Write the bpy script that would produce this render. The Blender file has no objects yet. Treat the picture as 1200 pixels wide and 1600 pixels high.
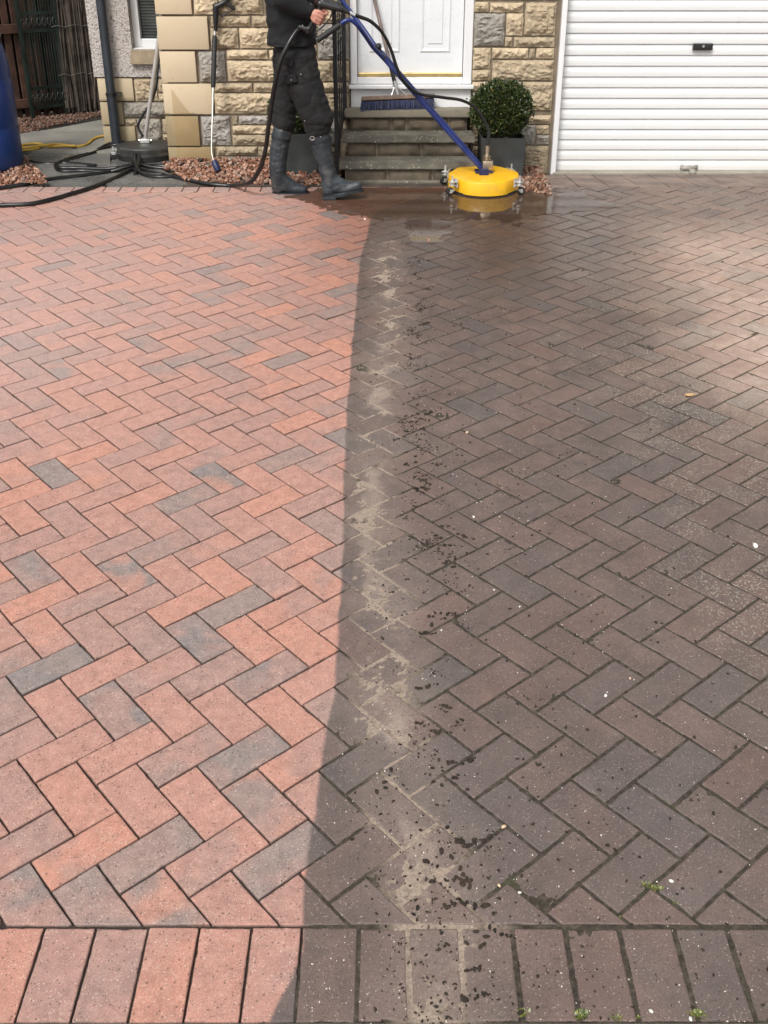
import bpy, bmesh, math, random
import numpy as np
from mathutils import Vector, Matrix, noise
R = math.radians
SC = bpy.context.scene
COL = SC.collection
random.seed(7)
rng = np.random.default_rng(7)

# ------------------------------------------------------------------ camera, world, sun, exposure
SLOPE = R(2.9); PITCH = R(26.72); EYE = 1.827; EDGE = 6.72       # the drive falls 2.9 degrees from the house to the street
FOOT = Vector((0, 0, -EDGE * math.sin(SLOPE)))                    # foot of the slope under the viewer; z = 0 is the level ground by the house
NRM = Vector((0, -math.sin(SLOPE), math.cos(SLOPE)))
CAM = FOOT + NRM * EYE
FPX = 1589.0
cd = bpy.data.cameras.new("camera"); cam = bpy.data.objects.new("camera", cd); COL.objects.link(cam)
cam.location = CAM; cam.rotation_euler = (R(90) - PITCH, 0, 0)
cd.sensor_fit = 'VERTICAL'; cd.sensor_height = 24; cd.lens = FPX / 1600 * 24
cd.shift_y = -100 / 1600; cd.clip_start = .05; cd.clip_end = 500
SC.camera = cam

SUN_EL, SUN_AZ = R(48), R(205)     # azimuth clockwise from +Y: high behind the viewer, a little to the left
w = bpy.data.worlds.new("World"); SC.world = w; w.use_nodes = True
nt = w.node_tree; nt.nodes.clear()
wo = nt.nodes.new('ShaderNodeOutputWorld'); bg = nt.nodes.new('ShaderNodeBackground')
sky = nt.nodes.new('ShaderNodeTexSky'); sky.sky_type = 'NISHITA'; sky.sun_disc = False
sky.sun_elevation = SUN_EL; sky.sun_rotation = SUN_AZ
sky.air_density = 1.0; sky.dust_density = 4.0; sky.ozone_density = 1.0
hs = nt.nodes.new('ShaderNodeHueSaturation'); hs.inputs['Saturation'].default_value = 0.12   # cloud: the blue is washed out
nt.links.new(sky.outputs[0], hs.inputs['Color']); nt.links.new(hs.outputs[0], bg.inputs[0])
bg.inputs[1].default_value = 0.13
nt.links.new(bg.outputs[0], wo.inputs[0])
sd = bpy.data.lights.new("sun", 'SUN'); sd.energy = 1.5; sd.angle = R(14); sd.color = (1, .955, .9)
sun = bpy.data.objects.new("sun", sd); COL.objects.link(sun)
sdir = Vector((math.sin(SUN_AZ) * math.cos(SUN_EL), math.cos(SUN_AZ) * math.cos(SUN_EL), math.sin(SUN_EL)))
sun.rotation_euler = sdir.to_track_quat('Z', 'Y').to_euler(); sun.location = sdir * 30
SC.view_settings.view_transform = 'Standard'; SC.view_settings.look = 'None'
SC.view_settings.gamma = 1; SC.view_settings.exposure = 0.54
SC.cycles.max_bounces = 8; SC.cycles.use_denoising = True

# ------------------------------------------------------------------ measuring helpers (photo pixel of 1200x1600 -> place in the scene)
def ray(px, py):
    return (Vector((0, math.cos(PITCH), -math.sin(PITCH))) + Vector((1, 0, 0)) * ((px - 600) / FPX)
            + Vector((0, math.sin(PITCH), math.cos(PITCH))) * ((700 - py) / FPX))
def on_drive(px, py, h=0):
    r = ray(px, py); t = (NRM.dot(FOOT - CAM) + h) / NRM.dot(r); return CAM + r * t
def drv(px, py):                      # (x, distance up the slope)
    p = on_drive(px, py) - FOOT; return p.x, p.dot(Vector((0, math.cos(SLOPE), math.sin(SLOPE))))
def on_level(px, py, h=0):
    r = ray(px, py); return CAM + r * ((h - CAM.z) / r.z)
def on_wall(px, py, Y):
    r = ray(px, py); return CAM + r * ((Y - CAM.y) / r.y)
def ground(px, py, h=0):              # whichever of slope / level the pixel falls on
    p = on_drive(px, py, h)
    return p if p.y < EDGE * math.cos(SLOPE) else on_level(px, py, h)
def gz(y):
    return 0.0 if y > EDGE * math.cos(SLOPE) else -(EDGE * math.cos(SLOPE) - y) * math.tan(SLOPE)
YE = EDGE * math.cos(SLOPE)

# ------------------------------------------------------------------ mesh building
class MB:
    def __init__(s): s.v = []; s.f = []
    def add(s, vs, fs):
        b = len(s.v); s.v += [tuple(v) for v in vs]; s.f += [tuple(i + b for i in f) for f in fs]
    def bm(s, bm, M=None):
        bm.verts.ensure_lookup_table(); bm.verts.index_update()
        s.add([(M @ v.co if M else v.co) for v in bm.verts], [[v.index for v in f.verts] for f in bm.faces]); bm.free()
    def box(s, c, size, rot=None, bev=0, seg=2):
        bm = bmesh.new(); bmesh.ops.create_cube(bm, size=1)
        bmesh.ops.scale(bm, vec=size, verts=bm.verts)
        if bev: bmesh.ops.bevel(bm, geom=bm.edges[:], offset=bev, segments=seg, profile=.5, affect='EDGES')
        M = Matrix.Translation(c) @ (rot.to_4x4() if rot else Matrix())
        s.bm(bm, M)
    def boxmm(s, a, b, bev=0):
        a = Vector(a); b = Vector(b); s.box((a + b) / 2, [abs(q) for q in (b - a)], bev=bev)
    def tube(s, pts, r, n=10, cap=True, flat=None):
        pts = [Vector(p) for p in pts]
        rs = r if isinstance(r, (list, tuple)) else [r] * len(pts)
        vs = []; fs = []; nrm = None
        for i, p in enumerate(pts):
            t = (pts[min(i + 1, len(pts) - 1)] - pts[max(i - 1, 0)]).normalized()
            if nrm is None:
                nrm = t.orthogonal().normalized()
            nrm = (nrm - t * nrm.dot(t)).normalized(); bn = t.cross(nrm)
            for k in range(n):
                a = 2 * math.pi * k / n
                vs.append(p + nrm * (math.cos(a) * rs[i]) + bn * (math.sin(a) * rs[i]))
        for i in range(len(pts) - 1):
            for k in range(n):
                fs.append((i * n + k, i * n + (k + 1) % n, (i + 1) * n + (k + 1) % n, (i + 1) * n + k))
        if cap:
            fs.append(tuple(range(n))[::-1]); fs.append(tuple(range((len(pts) - 1) * n, len(pts) * n)))
        s.add(vs, fs)
    def lathe(s, prof, c=(0, 0, 0), n=40, M=None, cap=True):
        vs = []; fs = []; c = Vector(c)
        for (r, z) in prof:
            for k in range(n):
                a = 2 * math.pi * k / n
                q = Vector((r * math.cos(a), r * math.sin(a), z))
                vs.append(c + (M @ q if M else q))
        for i in range(len(prof) - 1):
            for k in range(n):
                fs.append((i * n + k, i * n + (k + 1) % n, (i + 1) * n + (k + 1) % n, (i + 1) * n + k))
        if cap:
            fs.append(tuple(range(n))[::-1]); fs.append(tuple(range((len(prof) - 1) * n, len(prof) * n)))
        s.add(vs, fs)
    def ball(s, c, r, sub=2, M=None):
        bm = bmesh.new(); bmesh.ops.create_icosphere(bm, subdivisions=sub, radius=1)
        rr = r if isinstance(r, (tuple, list)) else (r, r, r)
        bmesh.ops.scale(bm, vec=rr, verts=bm.verts)
        s.bm(bm, Matrix.Translation(c) @ (M.to_4x4() if M else Matrix()))
    def caps(s, a, b, ra, rb, n=14):      # tapered capsule
        a = Vector(a); b = Vector(b); s.tube([a, b], [ra, rb], n); s.ball(a, ra, 2); s.ball(b, rb, 2)
    def prism(s, poly, y0, y1):           # polygon in x,z pushed from y0 to y1
        n = len(poly)
        s.add([(x, y0, z) for x, z in poly] + [(x, y1, z) for x, z in poly],
              [tuple(range(n)), tuple(range(2 * n - 1, n - 1, -1))] + [(i, i + n, (i + 1) % n + n, (i + 1) % n) for i in range(n)])
    def build(s, name, mat, parent=None, loc=None, smooth=False, auto=None):
        o = Vector(parent['_o']) if parent is not None else Vector(loc if loc is not None else (0, 0, 0))
        me = bpy.data.meshes.new(name)
        me.from_pydata([tuple(Vector(v) - o) for v in s.v], [], s.f)
        if mat: me.materials.append(mat)
        if smooth: me.polygons.foreach_set('use_smooth', [True] * len(me.polygons))
        me.update()
        if auto: me.set_sharp_from_angle(angle=R(auto))
        ob = bpy.data.objects.new(name, me); COL.objects.link(ob)
        ob['_o'] = tuple(o)
        if parent is not None: ob.parent = parent
        else: ob.location = o
        return ob
def empty(name, loc):
    o = bpy.data.objects.new(name, None); COL.objects.link(o); o.location = loc; o['_o'] = tuple(loc); return o
def tag(o, label, cat=None, group=None, kind=None):
    if label: o['label'] = label
    if cat: o['category'] = cat
    if group: o['group'] = group
    if kind: o['kind'] = kind
    return o
def rename_mesh(o, me):
    o.data = me
def remesh(mb, voxel, smooth_it=6, disp=None):
    me = bpy.data.meshes.new('tmp'); me.from_pydata(mb.v, [], mb.f)
    o = bpy.data.objects.new('tmp', me); COL.objects.link(o)
    m = o.modifiers.new('r', 'REMESH'); m.mode = 'VOXEL'; m.voxel_size = voxel
    if smooth_it:
        m2 = o.modifiers.new('s', 'SMOOTH'); m2.iterations = smooth_it; m2.factor = .5
    dg = bpy.context.evaluated_depsgraph_get()
    e = o.evaluated_get(dg); me2 = e.to_mesh()
    nv = len(me2.vertices); out = MB()
    cos = [v.co.copy() for v in me2.vertices]; nos = [v.normal.copy() for v in me2.vertices]
    fs = [tuple(p.vertices) for p in me2.polygons]
    e.to_mesh_clear(); bpy.data.objects.remove(o); bpy.data.meshes.remove(me)
    if disp: cos = [c + n * disp(c, n) for c, n in zip(cos, nos)]
    out.v = [tuple(c) for c in cos]; out.f = fs
    return out
def smoothpath(pts, n=8, closed=False):   # Catmull-Rom
    P = [Vector(p) for p in pts]; out = []
    for i in range(len(P) - 1):
        p0 = P[max(i - 1, 0)]; p1 = P[i]; p2 = P[i + 1]; p3 = P[min(i + 2, len(P) - 1)]
        for k in range(n):
            t = k / n
            out.append(.5 * ((2 * p1) + (p2 - p0) * t + (2 * p0 - 5 * p1 + 4 * p2 - p3) * t * t + (3 * p1 - p0 - 3 * p2 + p3) * t ** 3))
    out.append(P[-1]); return out
def nz(x, y, z=0.0): return noise.noise(Vector((x, y, z)))
def fbm(x, y, z=0.0, o=4):
    a = 1; s = 0
    for i in range(o):
        s += a * nz(x, y, z + i * 7.3); x *= 2; y *= 2; z *= 2; a *= .5
    return s

# ------------------------------------------------------------------ node helpers
class G:
    def __init__(s, name):
        s.m = bpy.data.materials.new(name); s.m.use_nodes = True; s.t = s.m.node_tree; s.t.nodes.clear()
        s.out = s.t.nodes.new('ShaderNodeOutputMaterial'); s.p = s.t.nodes.new('ShaderNodeBsdfPrincipled')
        s.t.links.new(s.p.outputs[0], s.out.inputs[0])
    def n(s, typ, **kw):
        n = s.t.nodes.new(typ)
        for k, v in kw.items(): setattr(n, k, v)
        return n
    def set(s, sock, v):
        if hasattr(v, 'default_value') or hasattr(v, 'is_output'): s.t.links.new(v, sock)
        else:
            if isinstance(v, (tuple, list)) and len(v) == 3 and sock.type == 'RGBA': v = (*v, 1)
            sock.default_value = v
    def math(s, op, a, b=None, c=None, clamp=False):
        n = s.n('ShaderNodeMath', operation=op); n.use_clamp = clamp; s.set(n.inputs[0], a)
        if b is not None: s.set(n.inputs[1], b)
        if c is not None: s.set(n.inputs[2], c)
        return n.outputs[0]
    def mix(s, f, a, b, mode='MIX'):
        n = s.n('ShaderNodeMix', data_type='RGBA', blend_type=mode); n.clamp_result = False
        s.set(n.inputs[0], f); s.set(n.inputs[6], a); s.set(n.inputs[7], b); return n.outputs[2]
    def mixf(s, f, a, b):
        n = s.n('ShaderNodeMix', data_type='FLOAT'); s.set(n.inputs[0], f); s.set(n.inputs[2], a); s.set(n.inputs[3], b); return n.outputs[0]
    def ramp(s, f, stops, interp='LINEAR'):
        n = s.n('ShaderNodeValToRGB'); n.color_ramp.interpolation = interp; cr = n.color_ramp
        while len(cr.elements) > 1: cr.elements.remove(cr.elements[-1])
        for i, (p, c) in enumerate(stops):
            e = cr.elements[0] if i == 0 else cr.elements.new(p)
            e.position = p; e.color = (*c, 1) if isinstance(c, (tuple, list)) else (c, c, c, 1)
        s.set(n.inputs[0], f); return n.outputs[0]
    def step(s, x, a, b):
        n = s.n('ShaderNodeMapRange', interpolation_type='SMOOTHSTEP'); s.set(n.inputs[0], x); s.set(n.inputs[1], a); s.set(n.inputs[2], b)
        return n.outputs[0]
    def obj(s):
        return s.n('ShaderNodeTexCoord').outputs['Object']
    def noise(s, v, sc, det=3, rough=.55, dist=0.0):
        n = s.n('ShaderNodeTexNoise'); s.set(n.inputs['Vector'], v); n.inputs['Scale'].default_value = sc
        n.inputs['Detail'].default_value = det; n.inputs['Roughness'].default_value = rough; n.inputs['Distortion'].default_value = dist
        return n.outputs[0]
    def noisec(s, v, sc, det=2):
        n = s.n('ShaderNodeTexNoise'); s.set(n.inputs['Vector'], v); n.inputs['Scale'].default_value = sc
        n.inputs['Detail'].default_value = det; return n.outputs[1]
    def vor(s, v, sc, feat='F1', out=0):
        n = s.n('ShaderNodeTexVoronoi', feature=feat); s.set(n.inputs['Vector'], v); n.inputs['Scale'].default_value = sc
        return n.outputs[out]
    def scale(s, v, sc):
        n = s.n('ShaderNodeVectorMath', operation='MULTIPLY'); s.set(n.inputs[0], v); n.inputs[1].default_value = sc; return n.outputs[0]
    def add(s, v, w):
        n = s.n('ShaderNodeVectorMath', operation='ADD'); s.set(n.inputs[0], v); s.set(n.inputs[1], w); return n.outputs[0]
    def bump(s, h, strength=.3, dist=.01, prev=None):
        n = s.n('ShaderNodeBump'); n.inputs['Strength'].default_value = strength; n.inputs['Distance'].default_value = dist
        s.set(n.inputs['Height'], h)
        if prev is not None: s.t.links.new(prev, n.inputs['Normal'])
        return n.outputs[0]
    def fin(s, col=None, rough=.6, normal=None, metal=0.0, spec=None):
        if col is not None: s.set(s.p.inputs['Base Color'], col)
        s.set(s.p.inputs['Roughness'], rough); s.set(s.p.inputs['Metallic'], metal)
        if spec is not None: s.set(s.p.inputs['Specular IOR Level'], spec)
        if normal is not None: s.t.links.new(normal, s.p.inputs['Normal'])
        return s.m
def simple(name, col, rough=.5, metal=0.0, var=.25, sc=8.0, bump=.15, bsc=60.0, spec=None, dirt=None, dirt_amt=.5, dsc=3.0):
    g = G(name); o = g.obj(); n1 = g.noise(o, sc, 4)
    c = g.mix(g.step(n1, .3, .7), tuple(x * (1 - var) for x in col), tuple(min(1, x * (1 + var)) for x in col))
    rg = g.math('MULTIPLY_ADD', n1, .25, rough - .12)
    if dirt:
        d = g.math('MULTIPLY', g.step(g.noise(o, dsc, 6, .65), .48, .72), dirt_amt); c = g.mix(d, c, dirt)
        rg = g.mixf(d, rg, .85)
    return g.fin(c, rg, g.bump(g.noise(o, bsc, 4), bump, .004), metal, spec)

# ------------------------------------------------------------------ the drive: masks shared by its materials
BPTS = [(700, 296), (660, 306), (625, 318), (590, 330), (577, 345), (572, 372), (563, 400), (558, 440), (555, 480), (549, 540), (544, 600), (540, 650), (536, 760), (535, 850), (528, 960),
        (522, 1080), (505, 1150), (490, 1275), (475, 1360), (472, 1445), (470, 1490), (452, 1530), (420, 1592)]
SPTS = [(600, 400), (612, 500), (592, 620), (578, 720), (572, 800), (588, 900), (600, 980), (598, 1100), (622, 1210), (655, 1310), (672, 1400), (690, 1450), (685, 1592)]
CPTS = [(645, 352), (655, 430), (640, 620), (652, 700), (668, 780), (682, 860), (668, 950), (655, 1070), (692, 1200), (720, 1350), (728, 1450), (722, 1592)]
def curve_xy(pts):
    q = sorted([drv(*p)[::-1] for p in pts]); return [a for a, b in q], [b for a, b in q]
BX, SX, CX = curve_xy(BPTS), curve_xy(SPTS), curve_xy(CPTS)
def bx(d): return float(np.interp(d, *BX))
def sx(d): return float(np.interp(d, *SX))
def cx_(d): return float(np.interp(d, *CX))
def fcurve(g, dval, XY):
    n = g.n('ShaderNodeFloatCurve'); c = n.mapping.curves[0]; n.mapping.use_clip = False
    lo, hi = 0.0, 8.0; xl, xh = -2.0, 2.0
    P = [((d - lo) / (hi - lo), (x - xl) / (xh - xl)) for d, x in zip(*XY)]
    P = [(0, P[0][1])] + P + [(1, P[-1][1])]
    while len(c.points) < len(P): c.points.new(.5, .5)
    for p, q in zip(c.points, P): p.location = q; p.handle_type = 'VECTOR'
    n.mapping.update()
    g.set(n.inputs['Value'], g.math('DIVIDE', dval, 8.0)); n.inputs['Factor'].default_value = 1
    return g.math('MULTIPLY_ADD', n.outputs[0], 4.0, -2.0)
def drive_masks(g, o):
    sp = g.n('ShaderNodeSeparateXYZ'); g.set(sp.inputs[0], o); x, d = sp.outputs[0], sp.outputs[1]
    wob = g.math('MULTIPLY_ADD', g.noise(o, 9, 2), .02, -.01)
    dx = g.math('ADD', g.math('SUBTRACT', x, fcurve(g, d, BX)), wob)
    dirty = g.step(dx, -.003, .009)
    sxd = g.math('SUBTRACT', x, fcurve(g, d, SX))
    band = g.math('SUBTRACT', 1.0, g.step(g.math('ABSOLUTE', g.math('ADD', sxd, g.math('MULTIPLY_ADD', g.noise(o, 3, 3), .16, -.08))), .0, .10), clamp=True)
    band = g.math('MULTIPLY', g.math('MULTIPLY', band, g.math('MULTIPLY_ADD', g.step(g.noise(o, 2.6, 4, .6), .40, .60), .75, .25)), dirty)
    band = g.math('MULTIPLY', band, g.math('SUBTRACT', 1.0, g.step(d, 5.3, 6.0)))
    n2 = g.noise(o, 1.1, 4)
    # wet: standing damp round the machine and the middle of the dirty half
    wet = g.math('MULTIPLY', g.step(g.math('ADD', d, g.math('MULTIPLY_ADD', n2, 1.6, -.8)), 3.6, 5.9), g.step(x, -.75, .1))
    wet = g.math('MULTIPLY', wet, g.math('SUBTRACT', 1.0, g.math('MULTIPLY', g.step(g.math('ADD', x, g.math('MULTIPLY', n2, .8)), 1.4, 2.4), .85)))
    wetL = g.math('MULTIPLY', g.step(d, 4.2, 6.6), g.math('SUBTRACT', 1.0, g.step(x, -2.0, -.6)))
    # paler tan colour towards the right edge, halfway up
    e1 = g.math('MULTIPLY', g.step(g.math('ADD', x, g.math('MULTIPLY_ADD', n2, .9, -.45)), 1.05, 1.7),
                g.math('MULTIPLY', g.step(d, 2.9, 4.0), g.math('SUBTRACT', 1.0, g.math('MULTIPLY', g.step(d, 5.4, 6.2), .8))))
    return dict(x=x, d=d, dirty=dirty, band=band, wet=wet, wetL=wetL, tan_area=e1, n2=n2, sxd=sxd)

def mat_paver():
    g = G('paver_clay'); o = g.obj(); M = drive_masks(g, o)
    at = g.n('ShaderNodeAttribute', attribute_name='brick').outputs['Color']
    sp = g.n('ShaderNodeSeparateColor'); g.set(sp.inputs[0], at); r1, r2, r3 = sp.outputs; edge = g.n('ShaderNodeAttribute', attribute_name='brick').outputs['Alpha']
    off = g.n('ShaderNodeCombineXYZ'); g.set(off.inputs[2], g.math('MULTIPLY', r3, 37.0))
    ob = g.add(o, off.outputs[0])
    stops = [(0, (.45, .212, .150)), (.14, (.42, .208, .156)), (.36, (.395, .208, .165)), (.60, (.34, .198, .164)), (.78, (.285, .19, .164)), (.91, (.235, .183, .165)), (1, (.18, .163, .160))]
    cA = g.ramp(r1, stops)
    cB = g.ramp(g.math('FRACT', g.math('ADD', g.math('MULTIPLY', r1, .55), g.math('MULTIPLY', r2, .62))), stops)
    fl = g.step(g.noise(ob, 7, 3, .5, .5), .40, .66)
    clean = g.mix(g.math('MULTIPLY', fl, .8), cA, cB)
    clean = g.mix(1.0, clean, g.ramp(g.noise(ob, 30, 3), [(0.25, .82), (.75, 1.16)]), 'MULTIPLY')
    # soft sandy bloom left on washed bricks
    clean = g.mix(g.math('MULTIPLY', g.step(g.noise(ob, 45, 5, .7), .45, .7), .2), clean, (.52, .36, .29))
    pale = g.math('MULTIPLY', g.math('MULTIPLY', g.step(M['d'], 2.4, 4.4), g.math('SUBTRACT', 1.0, g.step(M['x'], -1.9, -.2))), .34); clean = g.mix(pale, clean, (.56, .40, .36))  # paler to the far left: grazing sky reflection put into the brick colour
    # dirty film
    film = g.mix(g.step(g.noise(o, 2.4, 4), .35, .65), (.062, .052, .046), (.094, .075, .063))
    film = g.mix(g.step(g.noise(ob, 16, 5, .65), .38, .68), film, (.122, .092, .077))
    film = g.mix(g.math('MULTIPLY', g.step(r2, .45, .9), .4), film, (.066, .062, .063))
    film = g.mix(g.math('MULTIPLY', g.step(r2, .45, .1), .28), film, (.125, .085, .068))
    film = g.mix(g.math('SUBTRACT', 1.0, g.step(M['d'], 2.0, 4.2)), film, g.mix(.45, film, (.092, .078, .074)))
    dirtyc = g.mix(g.math('MULTIPLY_ADD', g.noise(ob, 5, 2), .16, .80, clamp=True), clean, film)
    rub = g.math('MULTIPLY', g.step(g.noise(ob, 7, 3), .55, .75), g.math('MULTIPLY_ADD', r2, .14, .0))
    dirtyc = g.mix(rub, dirtyc, clean)
    sand_tone = g.mix(g.step(g.noise(ob, 20, 4), .3, .7), (.40, .30, .235), (.56, .45, .37))
    dirtyc = g.mix(g.math('MULTIPLY', M['tan_area'], .88), dirtyc, g.mix(.35, sand_tone, clean))
    # lichen speckle on the right
    lv = g.n('ShaderNodeTexVoronoi', feature='F1'); g.set(lv.inputs['Vector'], o); lv.inputs['Scale'].default_value = 150
    ls = g.n('ShaderNodeSeparateColor'); g.set(ls.inputs[0], lv.outputs['Color'])
    larea = g.math('MULTIPLY', g.step(g.math('ADD', M['x'], g.math('MULTIPLY_ADD', g.noise(o, 2.2, 3), .9, -.45)), .62, 1.15), g.step(g.noise(ob, 3.0, 2), .36, .56))
    larea = g.math('MULTIPLY', larea, g.math('MULTIPLY_ADD', g.step(M['d'], 1.7, 2.4), .9, .08))
    lich = g.math('MULTIPLY', g.math('MULTIPLY', g.math('LESS_THAN', lv.outputs['Distance'], .42), g.math('GREATER_THAN', ls.outputs[0], .55)), larea)
    dirtyc = g.mix(g.math('MULTIPLY', lich, .75), dirtyc, (.36, .33, .25))
    # dried slurry of the band
    sn = g.noise(o, 11, 6, .62, .8)
    sl = g.math('MULTIPLY', g.step(g.math('ADD', sn, g.math('MULTIPLY_ADD', M['band'], .30, -.22)), .42, .60), M['band'])
    dirtyc = g.mix(g.math('MULTIPLY', sl, .82), dirtyc, g.mix(g.step(g.noise(o, 30, 4), .35, .65), (.35, .275, .225), (.24, .185, .15)))
    sxd_ = M['sxd']; haze_ = g.math('MULTIPLY', M['band'], g.math('MULTIPLY', g.step(g.noise(o, 5, 5, .7), .22, .60), .46)); soft = g.math('MULTIPLY', g.math('MULTIPLY', g.math('SUBTRACT', 1.0, g.step(g.math('ABSOLUTE', sxd_), .03, .20), clamp=True), g.math('SUBTRACT', 1.0, g.step(M['d'], 5.2, 5.9))), g.step(g.noise(o, 4, 5, .65), .25, .65)); haze_ = g.math('MAXIMUM', haze_, g.math('MULTIPLY', soft, .34)); dirtyc = g.mix(haze_, dirtyc, (.27, .21, .175))
    dirtyc = g.mix(1.0, dirtyc, g.ramp(g.noise(o, 3.4, 6, .7), [(.3, .78), (.55, 1.0), (.75, 1.14)]), 'MULTIPLY')
    moss_ = g.math('MULTIPLY', g.step(g.noise(o, 24, 5, .75), .62, .74), g.step(g.noise(o, 2.1, 3), .5, .65)); dirtyc = g.mix(g.math('MULTIPLY', moss_, .55), dirtyc, (.035, .032, .02))
    col = g.mix(M['dirty'], clean, dirtyc)
    # aggregate: pale specks and dark pits
    v1 = g.n('ShaderNodeTexVoronoi', feature='F1'); g.set(v1.inputs['Vector'], ob); v1.inputs['Scale'].default_value = 260
    s1 = g.n('ShaderNodeSeparateColor'); g.set(s1.inputs[0], v1.outputs['Color'])
    speck = g.math('MULTIPLY', g.math('LESS_THAN', v1.outputs['Distance'], g.math('MULTIPLY', s1.outputs[1], .42)), g.math('GREATER_THAN', s1.outputs[0], .70))
    col = g.mix(g.math('MULTIPLY', speck, g.mixf(M['dirty'], .62, .48)), col, g.mix(M['dirty'], (.62, .50, .42), (.42, .37, .32)))
    v2 = g.n('ShaderNodeTexVoronoi', feature='F1'); g.set(v2.inputs['Vector'], ob); v2.inputs['Scale'].default_value = 170
    s2 = g.n('ShaderNodeSeparateColor'); g.set(s2.inputs[0], v2.outputs['Color'])
    pit = g.math('MULTIPLY', g.math('LESS_THAN', v2.outputs['Distance'], g.math('MULTIPLY', s2.outputs[1], .45)), g.math('GREATER_THAN', s2.outputs[0], .72))
    col = g.mix(g.math('MULTIPLY', pit, .6), col, (.07, .045, .035))
    grit = g.noise(ob, 300, 4, .8)
    col = g.mix(1.0, col, g.ramp(grit, [(.32, .66), (.68, 1.32)]), 'MULTIPLY')
    col = g.mix(g.math('MULTIPLY', edge, .52), col, g.mix(sl, (.028, .02, .016), (.25, .19, .14)))
    # damp darkens and polishes
    wet = g.math('MAXIMUM', M['wet'], 0.0)
    col = g.mix(g.math('MULTIPLY', wet, .85), col, g.mix(1.0, col, (.55, .46, .40), 'MULTIPLY'))
    wv = g.math('MULTIPLY', g.math('MAXIMUM', g.math('MULTIPLY', wet, .85), g.math('MULTIPLY', M['wetL'], .8)), g.math('MULTIPLY_ADD', g.noise(ob, 6, 4), .5, .72))
    rough = g.mixf(g.math('MINIMUM', wv, 1.0), g.mixf(M['dirty'], .78, .66), .20)
    hgt = g.math('ADD', g.math('MULTIPLY', grit, .5), g.math('MULTIPLY', pit, -.7))
    hgt = g.math('ADD', hgt, g.math('MULTIPLY', g.noise(ob, 70, 3), .6))
    nrm = g.bump(hgt, .42, .0016)
    return g.fin(col, rough, nrm)
def mat_joint():
    g = G('joint_sand'); o = g.obj(); M = drive_masks(g, o)
    n = g.noise(o, 120, 5, .7)
    clean = g.ramp(n, [(.3, (.018, .012, .009)), (.7, (.05, .035, .026))])
    moss = g.ramp(g.noise(o, 60, 5, .7), [(.28, (.013, .010, .007)), (.5, (.042, .033, .023)), (.72, (.10, .08, .058))])
    moss = g.mix(g.math('MULTIPLY', g.step(g.noise(o, 4, 4), .55, .7), .4), moss, (.05, .06, .02))
    sand_tone = g.ramp(n, [(.3, (.19, .145, .11)), (.7, (.38, .30, .235))])
    wide = g.math('SUBTRACT', 1.0, g.step(g.math('ABSOLUTE', g.math('ADD', M['sxd'], g.math('MULTIPLY_ADD', g.noise(o, 5, 4), .2, -.1))), .05, .13), clamp=True)
    bl = g.math('MULTIPLY', g.math('MULTIPLY', wide, M['dirty']), g.step(g.noise(o, 14, 5, .7), .30, .50))
    bl = g.math('MULTIPLY', bl, g.math('SUBTRACT', 1.0, g.step(M['d'], 5.2, 6.0)))
    dirty = g.mix(bl, moss, sand_tone)
    col = g.mix(M['dirty'], clean, dirty)
    col = g.mix(g.math('MULTIPLY', g.math('MULTIPLY', M['tan_area'], M['dirty']), .35), col, (.14, .10, .07))
    return g.fin(col, .9, g.bump(g.noise(o, 220, 4, .7), .8, .003))

# ---- pavers: bricks of a 45 degree herringbone, clipped to the field, each with its own rounded and chipped edges
def clip(poly, a, b, c):              # keep a*x+b*y<=c
    out = []
    for i in range(len(poly)):
        p, q = poly[i], poly[(i + 1) % len(poly)]
        dp, dq = a * p[0] + b * p[1] - c, a * q[0] + b * q[1] - c
        if dp <= 0: out.append(p)
        if dp * dq < 0:
            t = dp / (dp - dq); out.append((p[0] + (q[0] - p[0]) * t, p[1] + (q[1] - p[1]) * t))
    return out
def area(p): return .5 * sum(p[i][0] * p[(i + 1) % len(p)][1] - p[(i + 1) % len(p)][0] * p[i][1] for i in range(len(p)))
def inset(poly, t):
    n = len(poly); L = []
    for i in range(n):
        p, q = Vector(poly[i]), Vector(poly[(i + 1) % n]); e = (q - p)
        if e.length < 1e-6: return None
        e.normalize(); nn = Vector((-e.y, e.x)); L.append((p + nn * t, e))
    out = []
    for i in range(n):
        (p, e), (q, f) = L[i - 1], L[i]
        cr = e.x * f.y - e.y * f.x
        if abs(cr) < 1e-6: out.append(tuple(q)); continue
        s = ((q - p).x * f.y - (q - p).y * f.x) / cr
        out.append(tuple(p + e * s))
    return out
def outline(poly, rad, step, jit):
    pts = []; n = len(poly)
    for i in range(n):
        a, p, b = Vector(poly[i - 1]), Vector(poly[i]), Vector(poly[(i + 1) % n])
        u = (a - p); v = (b - p); r = min(rad, u.length * .3, v.length * .3)
        u.normalize(); v.normalize()
        A = p + u * r; B = p + v * r
        pts += [A, A * .25 + p * .5 + B * .25, B]
        nx = Vector(poly[(i + 1) % n]); nn = Vector(poly[(i + 2) % n])
        ww = (p - nx).length; r2 = min(rad, ww * .3, (nn - nx).length * .3)
        C = nx + (p - nx).normalized() * r2; m = int((C - B).length / step)
        for k in range(1, m): pts.append(B.lerp(C, k / m))
    c = sum(pts, Vector((0, 0))) / len(pts); out = []
    for p in pts:
        k = jit * random.uniform(0, 1) * (3 if random.random() < .05 else 1)
        out.append(p + (c - p).normalized() * k)
    return out
R2MAX = 1.0
PV = []; PF = []; PC = []
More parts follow.
